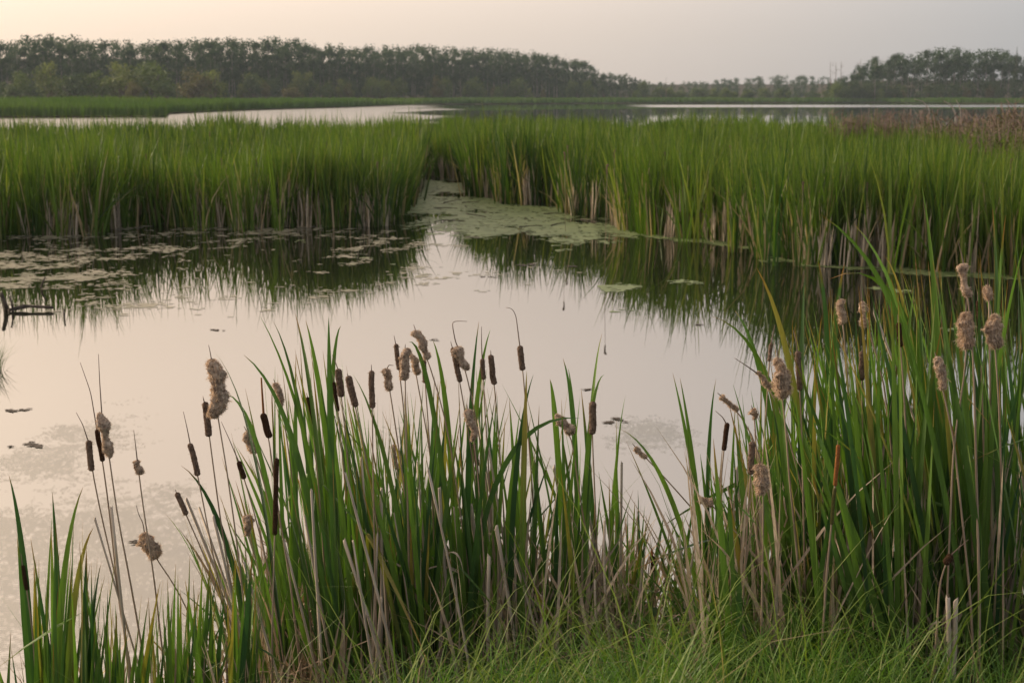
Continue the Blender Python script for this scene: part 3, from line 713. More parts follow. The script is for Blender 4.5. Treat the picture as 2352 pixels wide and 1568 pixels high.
def head_mesh(Bt, Tp, r, kind, rnd):
    """seed head from its lower end Bt to its top Tp; lumpy by kind."""
    n, s = (40, 16)
    t = np.linspace(0, 1, n)
    ax = Tp - Bt; L = np.linalg.norm(ax); a = ax / L
    u = np.cross(a, [0, 1, 0]); u /= np.linalg.norm(u); v = np.cross(a, u)
    ec = min(.45, r / L * (1.5 if kind in ('fluffy', 'burst') else .9)); ee = np.clip(1 - np.minimum(t / ec, (1 - t) / (ec * 1.2)), 0, 1); prof = np.sqrt(1 - ee ** 2 * .995)
    sd = rnd.randint(0, 9999)
    if kind == 'fluffy':
        prof = prof * (.55 + .65 * np.clip(np.sin(np.pi * np.clip(t * .8 + .15, 0, 1)), 0, 1)) * (.72 + .58 * vnoise(t * 7, t * 0, sd))
        amp, amp2 = .55, .3
    elif kind == 'burst':
        prof = prof * (.55 + .75 * vnoise(t * 4.3, t * 0, sd)) * (.85 + .3 * t)
        amp, amp2 = .38, .25
    elif kind == 'compact': amp, amp2 = .12, .1
    else: amp, amp2 = .05, .04
    th = np.arange(s) / s * 2 * np.pi
    TT, AA = np.meshgrid(t, th, indexing='ij')
    nz = fbm(np.cos(AA) * 1.6 + TT * L / r * .55 + 9, np.sin(AA) * 1.6 + TT * L / r * .35 + 9, sd, 3) - .5
    nz2 = RNG.random((n, s)) - .5
    rad = r * prof[:, None] * (1 + amp * 2 * nz + amp2 * nz2 + amp * .9 * (fbm(np.cos(AA) * 3 + TT * L / r * 1.7 + 20, np.sin(AA) * 3 + TT * L / r * 1.3 + 20, sd + 7, 2) - .5))
    wob = (vnoise(t * 3, t * 0 + 5, sd + 3) - .5) * r * (1.1 if kind in ('fluffy', 'burst') else .25)
    C = Bt + ax * t[:, None] + u * wob[:, None]
    V = C[:, None] + rad[..., None] * (np.cos(AA)[..., None] * u + np.sin(AA)[..., None] * v)
    V = V.reshape(-1, 3)
    i = np.arange(n - 1)[:, None] * s; j = np.arange(s)[None]; k = (j + 1) % s
    F = np.stack([i + j, i + k, i + s + k, i + s + j], -1).reshape(-1, 4)
    return V, F, C, u, v, a, rad
def strands(V, C, s, count, length, rnd, c0, c1, down):
    n = len(C)
    idx = RNG.integers(s, len(V) - s, count)
    root = V[idx] + RNG.normal(0, .0006, (count, 3)); cen = C[idx // s]
    d = root - cen; d /= np.linalg.norm(d, axis=1)[:, None] + 1e-9
    d = d + RNG.normal(0, .55, (count, 3)) + np.array([-.25, 0, down]); d /= np.linalg.norm(d, axis=1)[:, None]
    tuftw = fbm((idx // s) * .45, (idx % s) * .5, 17, 2)
    Ls = length * RNG.uniform(.35, 1.25, count) * (.45 + 2.0 * np.clip(tuftw - .42, 0, 1) * 2)
    sd = np.cross(d, RNG.normal(0, 1, (count, 3))); sd /= np.linalg.norm(sd, axis=1)[:, None]
    w = RNG.uniform(.0004, .0010, count)[:, None]
    midp = root + d * (Ls * .5)[:, None]
    tip = root + d * Ls[:, None] + np.array([0, 0, -.25]) * Ls[:, None]
    VV = np.stack([root - sd * w, root + sd * w, midp + sd * w * .8, midp - sd * w * .8, tip], 1).reshape(-1, 3)
    b = np.arange(count)[:, None] * 5
    k = RNG.random((count, 1)); col = c0 * (1 - k) + c1 * k
    return VV, b + np.array([[0, 1, 2, 3]]), b + np.array([[3, 2, 4]]), np.repeat(col, 5, 0)
HM = {'compact': M_HEAD, 'dark': M_HEADDARK, 'black': M_HEADDARK, 'burst': M_HEADFLUFF, 'fluffy': M_HEADFLUFF, 'young': M_GREENHEAD}
for lb, kind, Y, top, bot, wpx, spike, stem in ST:
    if top[0] > 1600: Y = max(4.35, Y - .5)
    if kind == 'fluffy': wpx *= .74
    m = px_m(Y) * (.80 if kind == 'burst' else .92)
    Tp = np.array(at(*top, Y)); Bt = np.array(at(*bot, Y))
    S = [np.array(at(*p, Y)) for p in stem]
    last, prev = S[-1], S[-2] if len(S) > 1 else Bt
    zg = max(gz(last[0], Y), -.25) - .03
    if last[2] > zg + .02:
        dx = (last[0] - prev[0]) / max(prev[2] - last[2], .05)
        S.append(np.array([last[0] + dx * .6 * (last[2] - zg), Y, zg]))
    root = thing('cattail_stalk', lb, 'cattail', tuple(S[-1]), 'last year\'s cattail stalks with seed heads')
    o = S[-1]
    # stem: smooth curve from the foot up into the head
    ctl = np.array(S[::-1] + [Bt, Bt + (Tp - Bt) * .5]) - o
    tt = np.concatenate([[0], np.cumsum(np.linalg.norm(np.diff(ctl, axis=0), axis=1))]); tt /= tt[-1]
    q = np.linspace(0, 1, 18)
    cs = np.stack([np.interp(q, tt, ctl[:, c]) for c in range(3)], 1)
    cs[1:-1] = (cs[:-2] + 2 * cs[1:-1] + cs[2:]) / 4
    r0 = rnd.uniform(.0042, .0062); r1 = .0024
    link('stem', mesh_np('stem', *(lambda a: (a[0], [a[1], a[2]]))(tube(cs, np.linspace(r0, r1, 18), 7)), M_STEM, smooth=True), root)
    sub = kind
    hb = Bt
    if kind == 'young':
        mid = Bt + (Tp - Bt) * .48
        V, F, C, u, v, a, rad = head_mesh(mid, Tp, wpx * .55 * m, 'dark', rnd)
        link('pollen_spike', mesh_np('pollen_spike', V - o, [F], M_RUST, smooth=True), root)
        V, F, C, u, v, a, rad = head_mesh(Bt, mid - (Tp - Bt) * .01, wpx * .5 * m, 'black', rnd)
    else:
        V, F, C, u, v, a, rad = head_mesh(Bt, Tp, wpx * .5 * m, kind, rnd)
    hd = link('seed_head', mesh_np('seed_head', V - o, [F], HM[kind], smooth=True), root)
    sp_pts = np.array([Tp - (Tp - Bt) * .1] + [np.array(at(*p, Y + rnd.gauss(0, .01))) for p in spike]) - o
    rusty = 'pinkish spike' in lb or 'rust and black' in lb
    tq = np.concatenate([[0], np.cumsum(np.linalg.norm(np.diff(sp_pts, axis=0), axis=1))]); tq /= tq[-1]
    q = np.linspace(0, 1, 14); sc_ = np.stack([np.interp(q, tq, sp_pts[:, c]) for c in range(3)], 1)
    sc_[1:-1] = (sc_[:-2] + 2 * sc_[1:-1] + sc_[2:]) / 4
    if kind != 'young':
        link('spike', mesh_np('spike', *(lambda a: (a[0], [a[1], a[2]]))(tube(sc_, np.linspace(.0048, .003, 14) if rusty else np.linspace(.0026, .0009, 14), 6)), M_RUST if rusty else M_TWIG, smooth=True), root)
    cnt, ln = {'fluffy': (5200, .0085), 'burst': (2000, .005), 'compact': (300, .0035), 'dark': (90, .0025), 'black': (0, 0), 'young': (0, 0)}[kind]
    if cnt:
        ca, cb = (np.array([.34, .24, .17]), np.array([.74, .64, .54])) if kind in ('fluffy', 'burst') else (np.array([.14, .10, .075]), np.array([.34, .27, .22]))
        VV, F4, F3, CC = strands(V - o, C - o, 16, cnt, ln, rnd, ca, cb, -.15)
        link('fluff', mesh_np('fluff', VV, [F4, F3], M_FLUFF, CC), hd)

# ---- broken dead stalks: (top, foot, width, Y)
BROKEN = [((428, 1145), (505, 1335), 9, 5.3), ((458, 1165), (520, 1340), 7, 5.4), ((488, 1182), (527, 1395), 8, 5.2), ((218, 1187), (272, 1365), 6, 5.0), ((255, 1165), (279, 1390), 9, 5.0), ((1045, 1165), (1065, 1350), 12, 5.5),
          ((1080, 1157), (1100, 1330), 12, 5.6), ((1125, 1275), (1128, 1400), 11, 5.3), ((1140, 1205), (1172, 1400), 10, 5.3), ((1121, 1013), (1150, 1190), 6, 5.6), ((1095, 943), (1120, 1100), 6, 5.8), ((1271, 1070), (1295, 1200), 7, 5.7),
          ((1428, 1061), (1424, 1295), 7, 5.6), ((1668, 1215), (1655, 1340), 8, 5.2), ((1798, 1185), (1830, 1400), 15, 5.0), ((1948, 1060), (1956, 1260), 8, 5.2), ((1966, 1100), (1966, 1250), 8, 5.2), ((2176, 1372), (2172, 1560), 14, 4.3),
          ((2195, 1375), (2186, 1560), 14, 4.3), ((1561, 1235), (1582, 1400), 8, 5.3), ((1595, 1260), (1578, 1420), 8, 5.3), ((1476, 1280), (1463, 1415), 8, 5.4), ((2008, 710), (2100, 960), 6, 5.3), ((875, 1120), (872, 1380), 9, 5.4), ((830, 1050), (862, 1350), 8, 5.5),
          ((905, 1180), (930, 1400), 8, 5.4), ((960, 1060), (985, 1300), 7, 5.6), ((700, 1180), (740, 1400), 8, 5.4), ((650, 1240), (690, 1420), 7, 5.3), ((560, 1290), (610, 1450), 8, 5.2), ((1010, 1120), (1030, 1330), 9, 5.5)]
for q in range(42):
    x = rnd.choice([rnd.uniform(560, 1440), rnd.uniform(1600, 2352)])
    y = max(env(x) + rnd.uniform(200, 480), 1000 if x > 1600 else 0)
    BROKEN.append(((x, y), (x + rnd.gauss(25, 25), y + 200), rnd.uniform(5, 9), rnd.uniform(5.0, 6.3)))
for q, (top, ft, wpx, Y) in enumerate(BROKEN):
    T, B = np.array(at(*top, Y)), np.array(at(*ft, Y))
    d = B - T
    zg = max(gz(B[0], Y), -.25) - .02
    if T[2] - zg < .15: continue
    kf = (zg - T[2]) / d[2]
    B = T + d * kf
    where = 'at the bottom left' if top[0] < 330 else 'in the middle clump' if top[0] < 1530 else 'in the right clump'
    root = thing('broken_stalk', 'pale dry broken off cattail stalk standing %s' % where, 'dead stalk', tuple(B), 'broken dead stalks %s' % where)
    n = 8; P = np.linspace(B, T, n) - B; P[:, 0] += np.sin(np.linspace(0, 3, n)) * rnd.gauss(0, .012)
    r = wpx * .5 * px_m(Y)
    V, F, T3 = tube(P, np.linspace(r * 1.05, r * .8, n), 6)
    V[(n - 1) * 6:n * 6, 2] += RNG.uniform(-.02, .01, 6)
    link('stem', mesh_np('stem', V, [F, T3], M_STRAW), root)
    if rnd.random() < .6:                          # a torn sheath hanging from it
        h0 = rnd.uniform(.3, .8); b = P[0] * (1 - h0) + P[-1] * h0
        tp = b + np.array([rnd.gauss(0, .09), rnd.gauss(0, .05), -rnd.uniform(.02, .25)])
        pts = bez(b, (b + tp) / 2 + np.array([rnd.gauss(0, .04), 0, .10]), tp, 8)
        V, F, C = leaf_mesh(pts, .012, rnd.gauss(0, .6), rnd.gauss(0, 1), leaf_cols(8, 'dead', rnd), .8)
        link('torn_sheath', mesh_np('torn_sheath', V, [F], M_DEAD, C, smooth=True), root)

# ---- fallen dead leaves matted round the feet of the clumps
def litter(n, label, xs, ys, hmax, hl=(.2, .6)):
    P = np.column_stack([RNG.uniform(*xs, n), RNG.uniform(*ys, n)])
    z = np.maximum(ground_z(P[:, 0], P[:, 1]), 0.0) + RNG.random(n) ** 2 * hmax
    h = RNG.uniform(*hl, n)
    th0 = np.clip(RNG.normal(1.15, .5, n), .1, 1.9); th1 = th0 + RNG.normal(.2, .6, n)
    c = np.array([.38, .30, .22]) * RNG.uniform(.45, 1.2, (n, 1)) * np.array([1, .95, .9])
    az = RNG.uniform(0, 6.28, n)
    V, F, C = blades(np.column_stack([P, z]), h, az, th0, th1, RNG.uniform(.006, .016, n), az + 1.57, RNG.normal(0, 1.5, n), 5, .4, c, c)
    stuff(link('leaf_litter', mesh_np('leaf_litter', V, [F], M_DEAD, C)), label, 'dead leaves')
litter(2200, 'tangle of brown dead leaves at the foot of the middle clump', (-1.15, .75), (5.2, 6.8), .30)
litter(800, 'brown dead leaves under the right clump', (.75, 3.0), (4.6, 6.3), .25)
litter(600, 'brown dead leaves heaped along the water edge at the bottom left', (-1.9, -.6), (4.3, 5.3), .12)
def standing_dead(n, label, pxr, Yr, hr):
    px = RNG.uniform(*pxr, n); Yy = RNG.uniform(*Yr, n); x = (px - 1176) / FPX * Yy * 1.04
    z = np.maximum(ground_z(x, Yy), -.2)
    c = np.array([.46, .38, .30]) * RNG.uniform(.4, 1.15, (n, 1))
    az = RNG.uniform(0, 6.28, n)
    V, F, C = blades(np.column_stack([x, Yy, z]), RNG.uniform(*hr, n), az, np.abs(RNG.normal(.1, .12, n)), np.abs(RNG.normal(.25, .35, n)), RNG.uniform(.007, .017, n), RNG.normal(0, .8, n), RNG.normal(0, 1, n), 6, .3, c, c)
    stuff(link('withered_leaves', mesh_np('withered_leaves', V, [F], M_DEAD, C)), label, 'dead leaves')
standing_dead(1150, 'withered upright leaves among the green middle clump', (540, 1480), (5.2, 6.7), (.35, .95))
standing_dead(800, 'withered upright leaves among the green right clump', (1600, 2420), (4.6, 6.2), (.4, 1.1))

standing_dead(520, 'withered stalks and leaves at the bottom left before the water', (60, 600), (4.45, 5.2), (.25, .85))

# ------------------------------------------------------------------ driftwood on the left
def branch(name, label, pts, r0, r1, mat, cat='driftwood', sides=8, knots=.15):
    P = np.array(pts, float); o = P[0].copy()
    tq = np.linspace(0, 1, len(P)); q = np.linspace(0, 1, 12)
    C = np.stack([np.interp(q, tq, P[:, c]) for c in range(3)], 1) - o
    V, F, T3 = tube(C, np.linspace(r0, r1, 12) * (1 + RNG.normal(0, knots, 12)), sides)
    return tag(link(name, mesh_np(name, V, [F, T3], mat, smooth=True), None, tuple(o)), label, cat)
branch('floating_log', 'dark waterlogged log lying in the pool at the left edge', [onz(20, 716) + Vector((0, 0, .02)), onz(60, 712) + Vector((0, 0, .05)), onz(122, 706, .04)], .028, .016, M_WOODDARK)
branch('stump_stick', 'thick dark stub rising from the water at the left edge', [onz(18, 720, -.1), at(12, 700, onz(18, 716).y), at(2, 672, onz(18, 716).y)], .032, .02, M_WOODDARK)
branch('stump_stick', 'thin dark stub leaning beside the thick one at the left edge', [onz(30, 717, -.1), at(28, 700, onz(30, 716).y), at(22, 680, onz(30, 716).y)], .018, .011, M_WOODDARK)
branch('stump_stick', 'short forked dark stick standing in scum at the left', [onz(96, 664, -.1), at(95, 655, onz(96, 664).y), at(104, 636, onz(96, 664).y)], .022, .009, M_WOODDARK)
branch('stump_stick', 'tiny dark stub in the water right of the log', [onz(146, 719, -.1), onz(147, 716, .05), onz(148, 710, .1)], .012, .009, M_WOODDARK)

def debris(px, py, wpx, seed, lb):
    rg = np.random.default_rng(seed); p = onz(px, py); w = wpx * p.y / FPX
    th = np.linspace(0, 2 * np.pi, 25)[:-1]; j_ = np.arange(24); k2 = (j_ + 1) % 24
    parts = []
    for q in range(7):
        cx_, cy_ = rg.normal(0, w * .28), rg.normal(0, w * .22); ww = w * rg.uniform(.08, .34)
        V = [[cx_, cy_, .004]]
        for k_ in (.5, 1.0):
            rr = ww * k_ * (.15 + 1.5 * fbm(np.cos(th) * 2.6 + seed + q * 7, np.sin(th) * 2.6 + k_, seed + q, 3) ** 1.6) * (1 + rg.normal(0, .2, 24))
            V += list(np.column_stack([cx_ + np.cos(th) * rr, cy_ + np.sin(th) * rr * .8, np.full(24, .004 - .003 * k_) + rg.uniform(0, .002, 24) + q * .0003]))
        parts.append((np.array(V), np.stack([1 + j_, 25 + j_, 25 + k2, 1 + k2], 1), np.stack([np.zeros(24, int), 1 + j_, 1 + k2], 1)))
    V, F, _ = join(parts)
    tag(link('floating_weed', mesh_np('floating_weed', V, F, M_WOODDARK), None, (p.x, p.y, .002)), lb, 'debris', 'dark weed clumps floating on the pool')
for q, (px, py, wpx, lb) in enumerate([(1205, 608, 40, 'dark weed clump on the pale water straight below the channel, upper one'), (1118, 636, 36, 'dark weed clump floating below the channel mouth, lower one'), (1315, 612, 40, 'dark weed clump at the edge of the right reed reflection'), (1600, 746, 36, 'dark weed clump under the tips of the right reed reflection'),
        (497, 758, 36, 'dark weed clump floating above the largest fluffy head'), (1003, 780, 26, 'dark weed clump just right of the topmost fluffy head'), (1405, 967, 60, 'dark weed mat right of the upright grey head'), (1350, 893, 40, 'thin dark weed streak above the upright grey head'), (40, 942, 50, 'dark weed streak near the left edge, upper one'), (75, 1022, 70, 'long dark weed streak near the left edge, lower one'),
        (310, 1246, 40, 'dark weed bit behind the pale fluffy bent head'), (1085, 545, 50, 'dark sunken stick on the algae at the channel mouth')]):
    debris(px, py, wpx, 900 + q, lb)
for q in range(14):
    px, py = rnd.uniform(980, 1380), rnd.uniform(455, 545)
    p = onz(px, py, .012); L = rnd.uniform(.2, .7); a = rnd.gauss(0, .5)
    branch('floating_stick', 'thin dark reed stem lying on the algae in the channel', [p, p + Vector((math.cos(a) * L * .5, math.sin(a) * L, .01)), p + Vector((math.cos(a) * L, math.sin(a) * L * 2, 0))], .012, .006, M_WOODDARK)['group'] = 'reed stems lying on the algae'

# ------------------------------------------------------------------ trees
def crown_mesh(name, blobs, count, size, c0, c1, seed, base=None):
    rg = np.random.default_rng(seed)
    blobs = np.array(blobs, float)                       # x y z rx rz
    vol = blobs[:, 3] ** 2 * blobs[:, 4]; p = vol ** .7; p /= p.sum()
    b = rg.choice(len(blobs), count, p=p)
    d = rg.normal(0, 1, (count, 3)); d /= np.linalg.norm(d, axis=1)[:, None]
    r = rg.random(count) ** .45
    C = blobs[b, :3] + d * r[:, None] * np.stack([blobs[b, 3], blobs[b, 3], blobs[b, 4]], 1) * (1 + rg.normal(0, .10, (count, 1)))
    nrm = d + rg.normal(0, .7, (count, 3)); nrm /= np.linalg.norm(nrm, axis=1)[:, None]
    a = np.cross(nrm, rg.normal(0, 1, (count, 3))); a /= np.linalg.norm(a, axis=1)[:, None]
    e = np.cross(nrm, a)
    s = size * rg.uniform(.5, 1.3, count)[:, None]
    V = np.stack([C - a * s, C - e * s * .6, C + a * s + nrm * s * .2, C + e * s * .6], 1).reshape(-1, 3)
    F = np.arange(count * 4).reshape(-1, 4)
    tone = rg.random(len(blobs))[b] * .6 + rg.random(count) * .4
    col = np.repeat(c0 * (1 - tone[:, None]) + c1 * tone[:, None], 4, 0)
    return V, F, col
def limb(a, b, r0, r1, n=5, sag=.0):
    P = np.linspace(a, b, n); P[:, 2] += np.sin(np.linspace(0, np.pi, n)) * sag
    return tube(P, np.linspace(r0, r1, n), 5)
def aspen_parts(seed, h=20.0, c0=(.014, .034, .012), c1=(.046, .086, .022), lean=.0, crown=.55, count=700, rx=2.6, dense=False):
    rg = random.Random(seed)
    top = np.array([rg.gauss(0, .5) + lean, rg.gauss(0, .5), h])
    parts = [limb(np.array([0, 0, -.3]), top * .93, .21, .05, 8)]
    blobs = []
    for q in range(11):
        f = 1 - crown * rg.random() ** .8
        a = rg.uniform(0, 6.28); rr = rx * rg.uniform(.15, .8) * (1 - .5 * abs(f - .75) / .3 * .5)
        c = top * f + np.array([math.cos(a) * rr, math.sin(a) * rr, 0])
        parts.append(limb(top * (f - .1), c, .07, .03))
        blobs.append((*c, rx * rg.uniform(.35, .62), rx * rg.uniform(.35, .6)))
    blobs.append((*(top * .95), rx * .5, rx * .6))
    return join(parts), crown_mesh('crown', blobs, int(count * (1.0 if dense else 1.9)), .42 if dense else .29, np.array(c0), np.array(c1), seed)
def make_tree(name, label, cat, group, tr, cr, tmat=M_TRUNK):
    t = thing(name, label, cat, (0, 0, -50), group)
    link('trunk', mesh_np('trunk', tr[0], tr[1], tmat), t)
    if cr is not None: link('crown', mesh_np('crown', cr[0], [cr[1]], M_TREE, cr[2]), t)
    return t
def bush_parts(seed, h, rx, c0, c1, count=1100, lobes=10):
    rg = random.Random(seed)
    parts, blobs = [], []
    for q in range(lobes):
        a = rg.uniform(0, 6.28); rr = rx * math.sqrt(rg.random()) * .72
        zz = h * rg.uniform(.25, .80) * (1 - .35 * (rr / rx) ** 2)
        c = np.array([math.cos(a) * rr, math.sin(a) * rr, zz])
        parts.append(limb(np.array([rg.gauss(0, .2), rg.gauss(0, .2), -.3]), c, .12, .04, 5, .3))
        blobs.append((*c, rx * rg.uniform(.32, .5), h * rg.uniform(.18, .27)))
    blobs.append((0, 0, h * .3, rx * .8, h * .3)); blobs.append((0, 0, h * .78, rx * .45, h * .22))
    return join(parts), crown_mesh('crown', blobs, int(count * 1.5), .27, np.array(c0), np.array(c1), seed)
def spruce_parts(seed, h, rx, count=800):
    rg = random.Random(seed)
    parts = [limb(np.array([0, 0, -.3]), np.array([0, 0, h * .99]), .2, .03, 8)]
    blobs = []
    for q in range(16):
        f = .08 + .9 * q / 15; r = rx * (1 - f) + .12
        blobs.append((rg.gauss(0, .1), rg.gauss(0, .1), h * f, r, h * .045))
    return join(parts), crown_mesh('crown', blobs, count, .26, np.array([.018, .035, .014]), np.array([.04, .065, .022]), seed)
def dead_tree_parts(seed, h):
    rg = random.Random(seed)
    parts = [limb(np.array([0, 0, -.3]), np.array([rg.gauss(0, .5), 0, h]), .2, .05, 8)]
    for q in range(16):
        f = rg.uniform(.35, .97); a = rg.uniform(0, 6.28); L = h * .14 * (1.15 - f) + .5
        b = np.array([0, 0, h * f]); parts.append(limb(b, b + np.array([math.cos(a) * L, math.sin(a) * L, L * .6]), .05, .02))
    return join(parts)

def tree_spot(px, Y):
    x = (px - 1176) / FPX / cp * Y * (1 + (CAM_H) / Y * sp)
    return Vector((x, Y, gz(x, Y)))
rt = random.Random(77)
G_LEFT = 'aspens of the far wood on the left shore'
protos = [make_tree('aspen_tree', 'tall aspen with bare pale trunk in the dense wood on the left far shore', 'tree', G_LEFT, *aspen_parts(100 + s, 20, crown=.5 + .06 * (s % 3), rx=2.5 + .3 * (s % 2), count=620)) for s in range(6)]
# skyline of the left wood in photo units
SKY = np.array([(-200, 92), (0, 96), (60, 97), (170, 90), (250, 98), (340, 104), (420, 99), (520, 96), (600, 97), (690, 95), (720, 106), (800, 110), (900, 110), (1000, 112), (1080, 116), (1160, 120), (1240, 124), (1320, 138), (1350, 148), (1370, 168), (1430, 172), (1470, 188), (1500, 196)], float)
def wood_Y(px): return float(np.interp(px, [-200, 0, 400, 800, 1200, 1350, 1500], [395, 400, 430, 490, 570, 610, 660]))
used = set()
spots = []
for row in range(7):
    px = -130 + rt.random() * 20
    while px < 1475:
        Y = wood_Y(px) + row * 9 + rt.gauss(0, 2.5)
        spots.append((px, Y, row))
        px += rt.uniform(22, 44) * 400 / Y * (1.0 if row < 3 else .62)
first = [s for s in spots if s[2] in (0, 1, 2)]; rest = [s for s in spots if s[2] > 2]
def tree_height(px, Y, jitter):
    y = np.interp(px, SKY[:, 0], SKY[:, 1])
    t = at(px, y, Y)
    return (t.z - gz(t.x, Y)) * jitter
print('left wood', len(first), len(rest))
tri = 0
for q, (px, Y, row) in enumerate(first):
    s = rt.randrange(6); h = tree_height(px, Y, rt.uniform(.70, .98) if row < 2 else rt.uniform(.84, 1.04)) / 20
    loc = tree_spot(px, Y)
    seg = ['at the left edge of the picture', 'above the rounded willows', 'right of the rounded willows', 'above the bright bay', 'over the middle of the far shore', 'near its sloping right end'][int(np.clip((px - 0) / 250, 0, 5))]
    lab = 'pale trunked aspen in the left far wood, %s' % seg
    if s not in used:
        used.add(s); o = protos[s]; o.location = loc; o.scale = (h * 1.05, h * 1.05, h)
    else:
        o = copy_thing(protos[s], loc, rt.uniform(0, 6.28), (h * rt.uniform(.9, 1.15), h * rt.uniform(.9, 1.15), h))
    o['label'] = lab; o['group'] = 'aspens of the left far wood, %s' % seg
# the rows behind them read as one mass
pv = [aspen_parts(300 + s, 20, crown=.95, count=470, rx=4.0, dense=True) for s in range(4)]
Vs, Fs, Cs, o_ = [], [], [], 0
TV, TF, TT_, to = [], [], [], 0
for (px, Y, row) in rest:
    tr, cr = pv[rt.randrange(4)]
    h = tree_height(px, Y, rt.uniform(.86, 1.04)) / 20; loc = np.array(tree_spot(px, Y)); a = rt.uniform(0, 6.28)
    ca, sa = math.cos(a), math.sin(a)
    def xf(v): return np.column_stack([v[:, 0] * ca - v[:, 1] * sa, v[:, 0] * sa + v[:, 1] * ca, v[:, 2]]) * h + loc
    Vs.append(xf(cr[0])); Fs.append(cr[1] + o_); Cs.append(cr[2]); o_ += len(cr[0])
wood = stuff(link('far_wood', mesh_np('far_wood', np.vstack(Vs), [np.vstack(Fs)], M_TREE, np.vstack(Cs))), 'dark mass of the far wood behind its front row of aspens on the left shore', 'woodland')

# low saplings and scrub under the left wood
GRN = [((.045, .08, .022), (.13, .165, .04)), ((.065, .10, .025), (.19, .205, .055)), ((.035, .065, .024), (.085, .115, .04)), ((.08, .08, .03), (.17, .14, .06))]
bpro = []
used_b = set()
for s in range(6):
    c = GRN[s % 4]
    bpro.append(make_tree('willow_shrub', 'low leafy shrub under the aspens of the left wood', 'shrub', 'scrub under the left wood', *bush_parts(500 + s, 8, 3.6 + .4 * (s % 3), c[0], c[1]), M_TWIG))
def place_b(s, loc, rz, sc, label=None, group=None):
    if s not in used_b:
        used_b.add(s); o = bpro[s]; o.location = loc; o.rotation_euler = (0, 0, rz); o.scale = sc
        if label: o['label'] = label
        if group: o['group'] = group
        return o
    return copy_thing(bpro[s], loc, rz, sc, label or 'low leafy shrub under the aspens of the left wood', group or 'scrub under the left wood')
# shrubs one can tell apart in front of the left wood: (px, top y, Y, width factor, variant)
NAMED = [(15, 172, 345, 1.1, 2, 'dark rounded willow at the far left edge under the wood'), (80, 166, 350, 1.0, 0, 'rounded olive green willow second from the left edge under the wood'), (150, 146, 360, .8, 1, 'tall yellow green willow standing above its neighbours on the left shore'),
         (205, 172, 352, 1.2, 2, 'wide dull green willow in the left group of shrubs'), (255, 165, 355, .9, 0, 'grey green willow just left of the tall double dome'), (300, 148, 362, 1.2, 1, 'left dome of the tall double domed willow before the wood'), (372, 143, 368, 1.5, 0, 'broadest and tallest domed willow before the left wood'),
         (405, 190, 345, 1.2, 2, 'low dark rounded willow at the right foot of the broadest dome'), (330, 188, 340, .9, 3, 'grey brown shrub in front of the double domed willow'), (60, 200, 335, 1.3, 2, 'low dark shrub at the marsh edge on the far left'), (460, 160, 385, 1.2, 3, 'olive brown tall shrub right of the broadest dome'),
         (510, 165, 390, .9, 1, 'slender yellowish tree right of the olive brown shrub'), (690, 203, 420, 1.6, 3, 'low reddish brown shrub at the foot of the left wood')]
for px, ty, Y, wf, s, lb in NAMED:
    loc = tree_spot(px, Y); h = (at(px, ty - 6, Y).z - loc.z) / 8
    place_b(s, loc, rt.uniform(0, 6.28), (h * wf * 1.25, h * wf * 1.25, h), lb, 'willows before the left wood')
for q in range(120):
    px = rt.uniform(-120, 1490); Y = wood_Y(px) - rt.uniform(6, 22)
    loc = tree_spot(px, Y); h = rt.uniform(.45, 1.0) * (1.15 if px > 560 else .7)
    place_b(rt.choice([0, 2, 2, 3, 4, 1]), loc, rt.uniform(0, 6.28), (h * rt.uniform(.6, 1.1), h * .8, h))

# distant low wood in the middle of the horizon
mid_sky = [(1470, 188), (1540, 190), (1600, 186), (1660, 180), (1720, 178), (1790, 172), (1850, 176), (1900, 176), (1960, 168), (2000, 165)]
mp_ = [make_tree('aspen_tree', 'small hazy tree in the distant low wood in the middle of the horizon', 'tree', 'distant low wood', *aspen_parts(700 + s, 14, crown=.95, count=520, rx=3.7)) for s in range(3)]
um = set()
mid_rest = []
for q in range(230):
    px = rt.uniform(1455, 2020); row = q % 3
    Y = 760 + row * 40 + rt.uniform(0, 25)
    y = np.interp(px, [a for a, b in mid_sky], [b for a, b in mid_sky]) + rt.uniform(0, 16) * (1 if row < 2 else .4)
    loc = tree_spot(px, Y); h = (at(px, y, Y).z - loc.z) / 14; s = rt.randrange(3)
    if row == 2 or q > 100: mid_rest.append((loc, h)); continue
    if s not in um: um.add(s); mp_[s].location = loc; mp_[s].scale = (h, h, h)
    else: copy_thing(mp_[s], loc, rt.uniform(0, 6.28), (h * 1.15, h * 1.15, h))
def mass(name, label, items, k):
    Vs, Fs, Cs, o_ = [], [], [], 0
    for loc, h in items:
        tr, cr = pv[rt.randrange(4)]; a = rt.uniform(0, 6.28); ca, sa = math.cos(a), math.sin(a); v = cr[0] * h * k
        Vs.append(np.column_stack([v[:, 0] * ca - v[:, 1] * sa, v[:, 0] * sa + v[:, 1] * ca, v[:, 2]]) + np.array(loc)); Fs.append(cr[1] + o_); Cs.append(cr[2]); o_ += len(v)
    stuff(link(name, mesh_np(name, np.vstack(Vs), [np.vstack(Fs)], M_TREE, np.vstack(Cs))), label, 'woodland')
mass('distant_wood', 'hazy mass of the distant low wood in the middle of the horizon', mid_rest, 14 / 20)
for q in range(60):
    px = rt.uniform(1450, 2010); Y = rt.uniform(600, 640); loc = tree_spot(px, Y); h = rt.uniform(.35, .75)
    place_b(rt.choice([0, 2, 2, 4]), loc, rt.uniform(0, 6.28), (h * 1.3, h, h), 'low hazy shrub along the middle of the far shore', 'shrubs along the middle far shore')

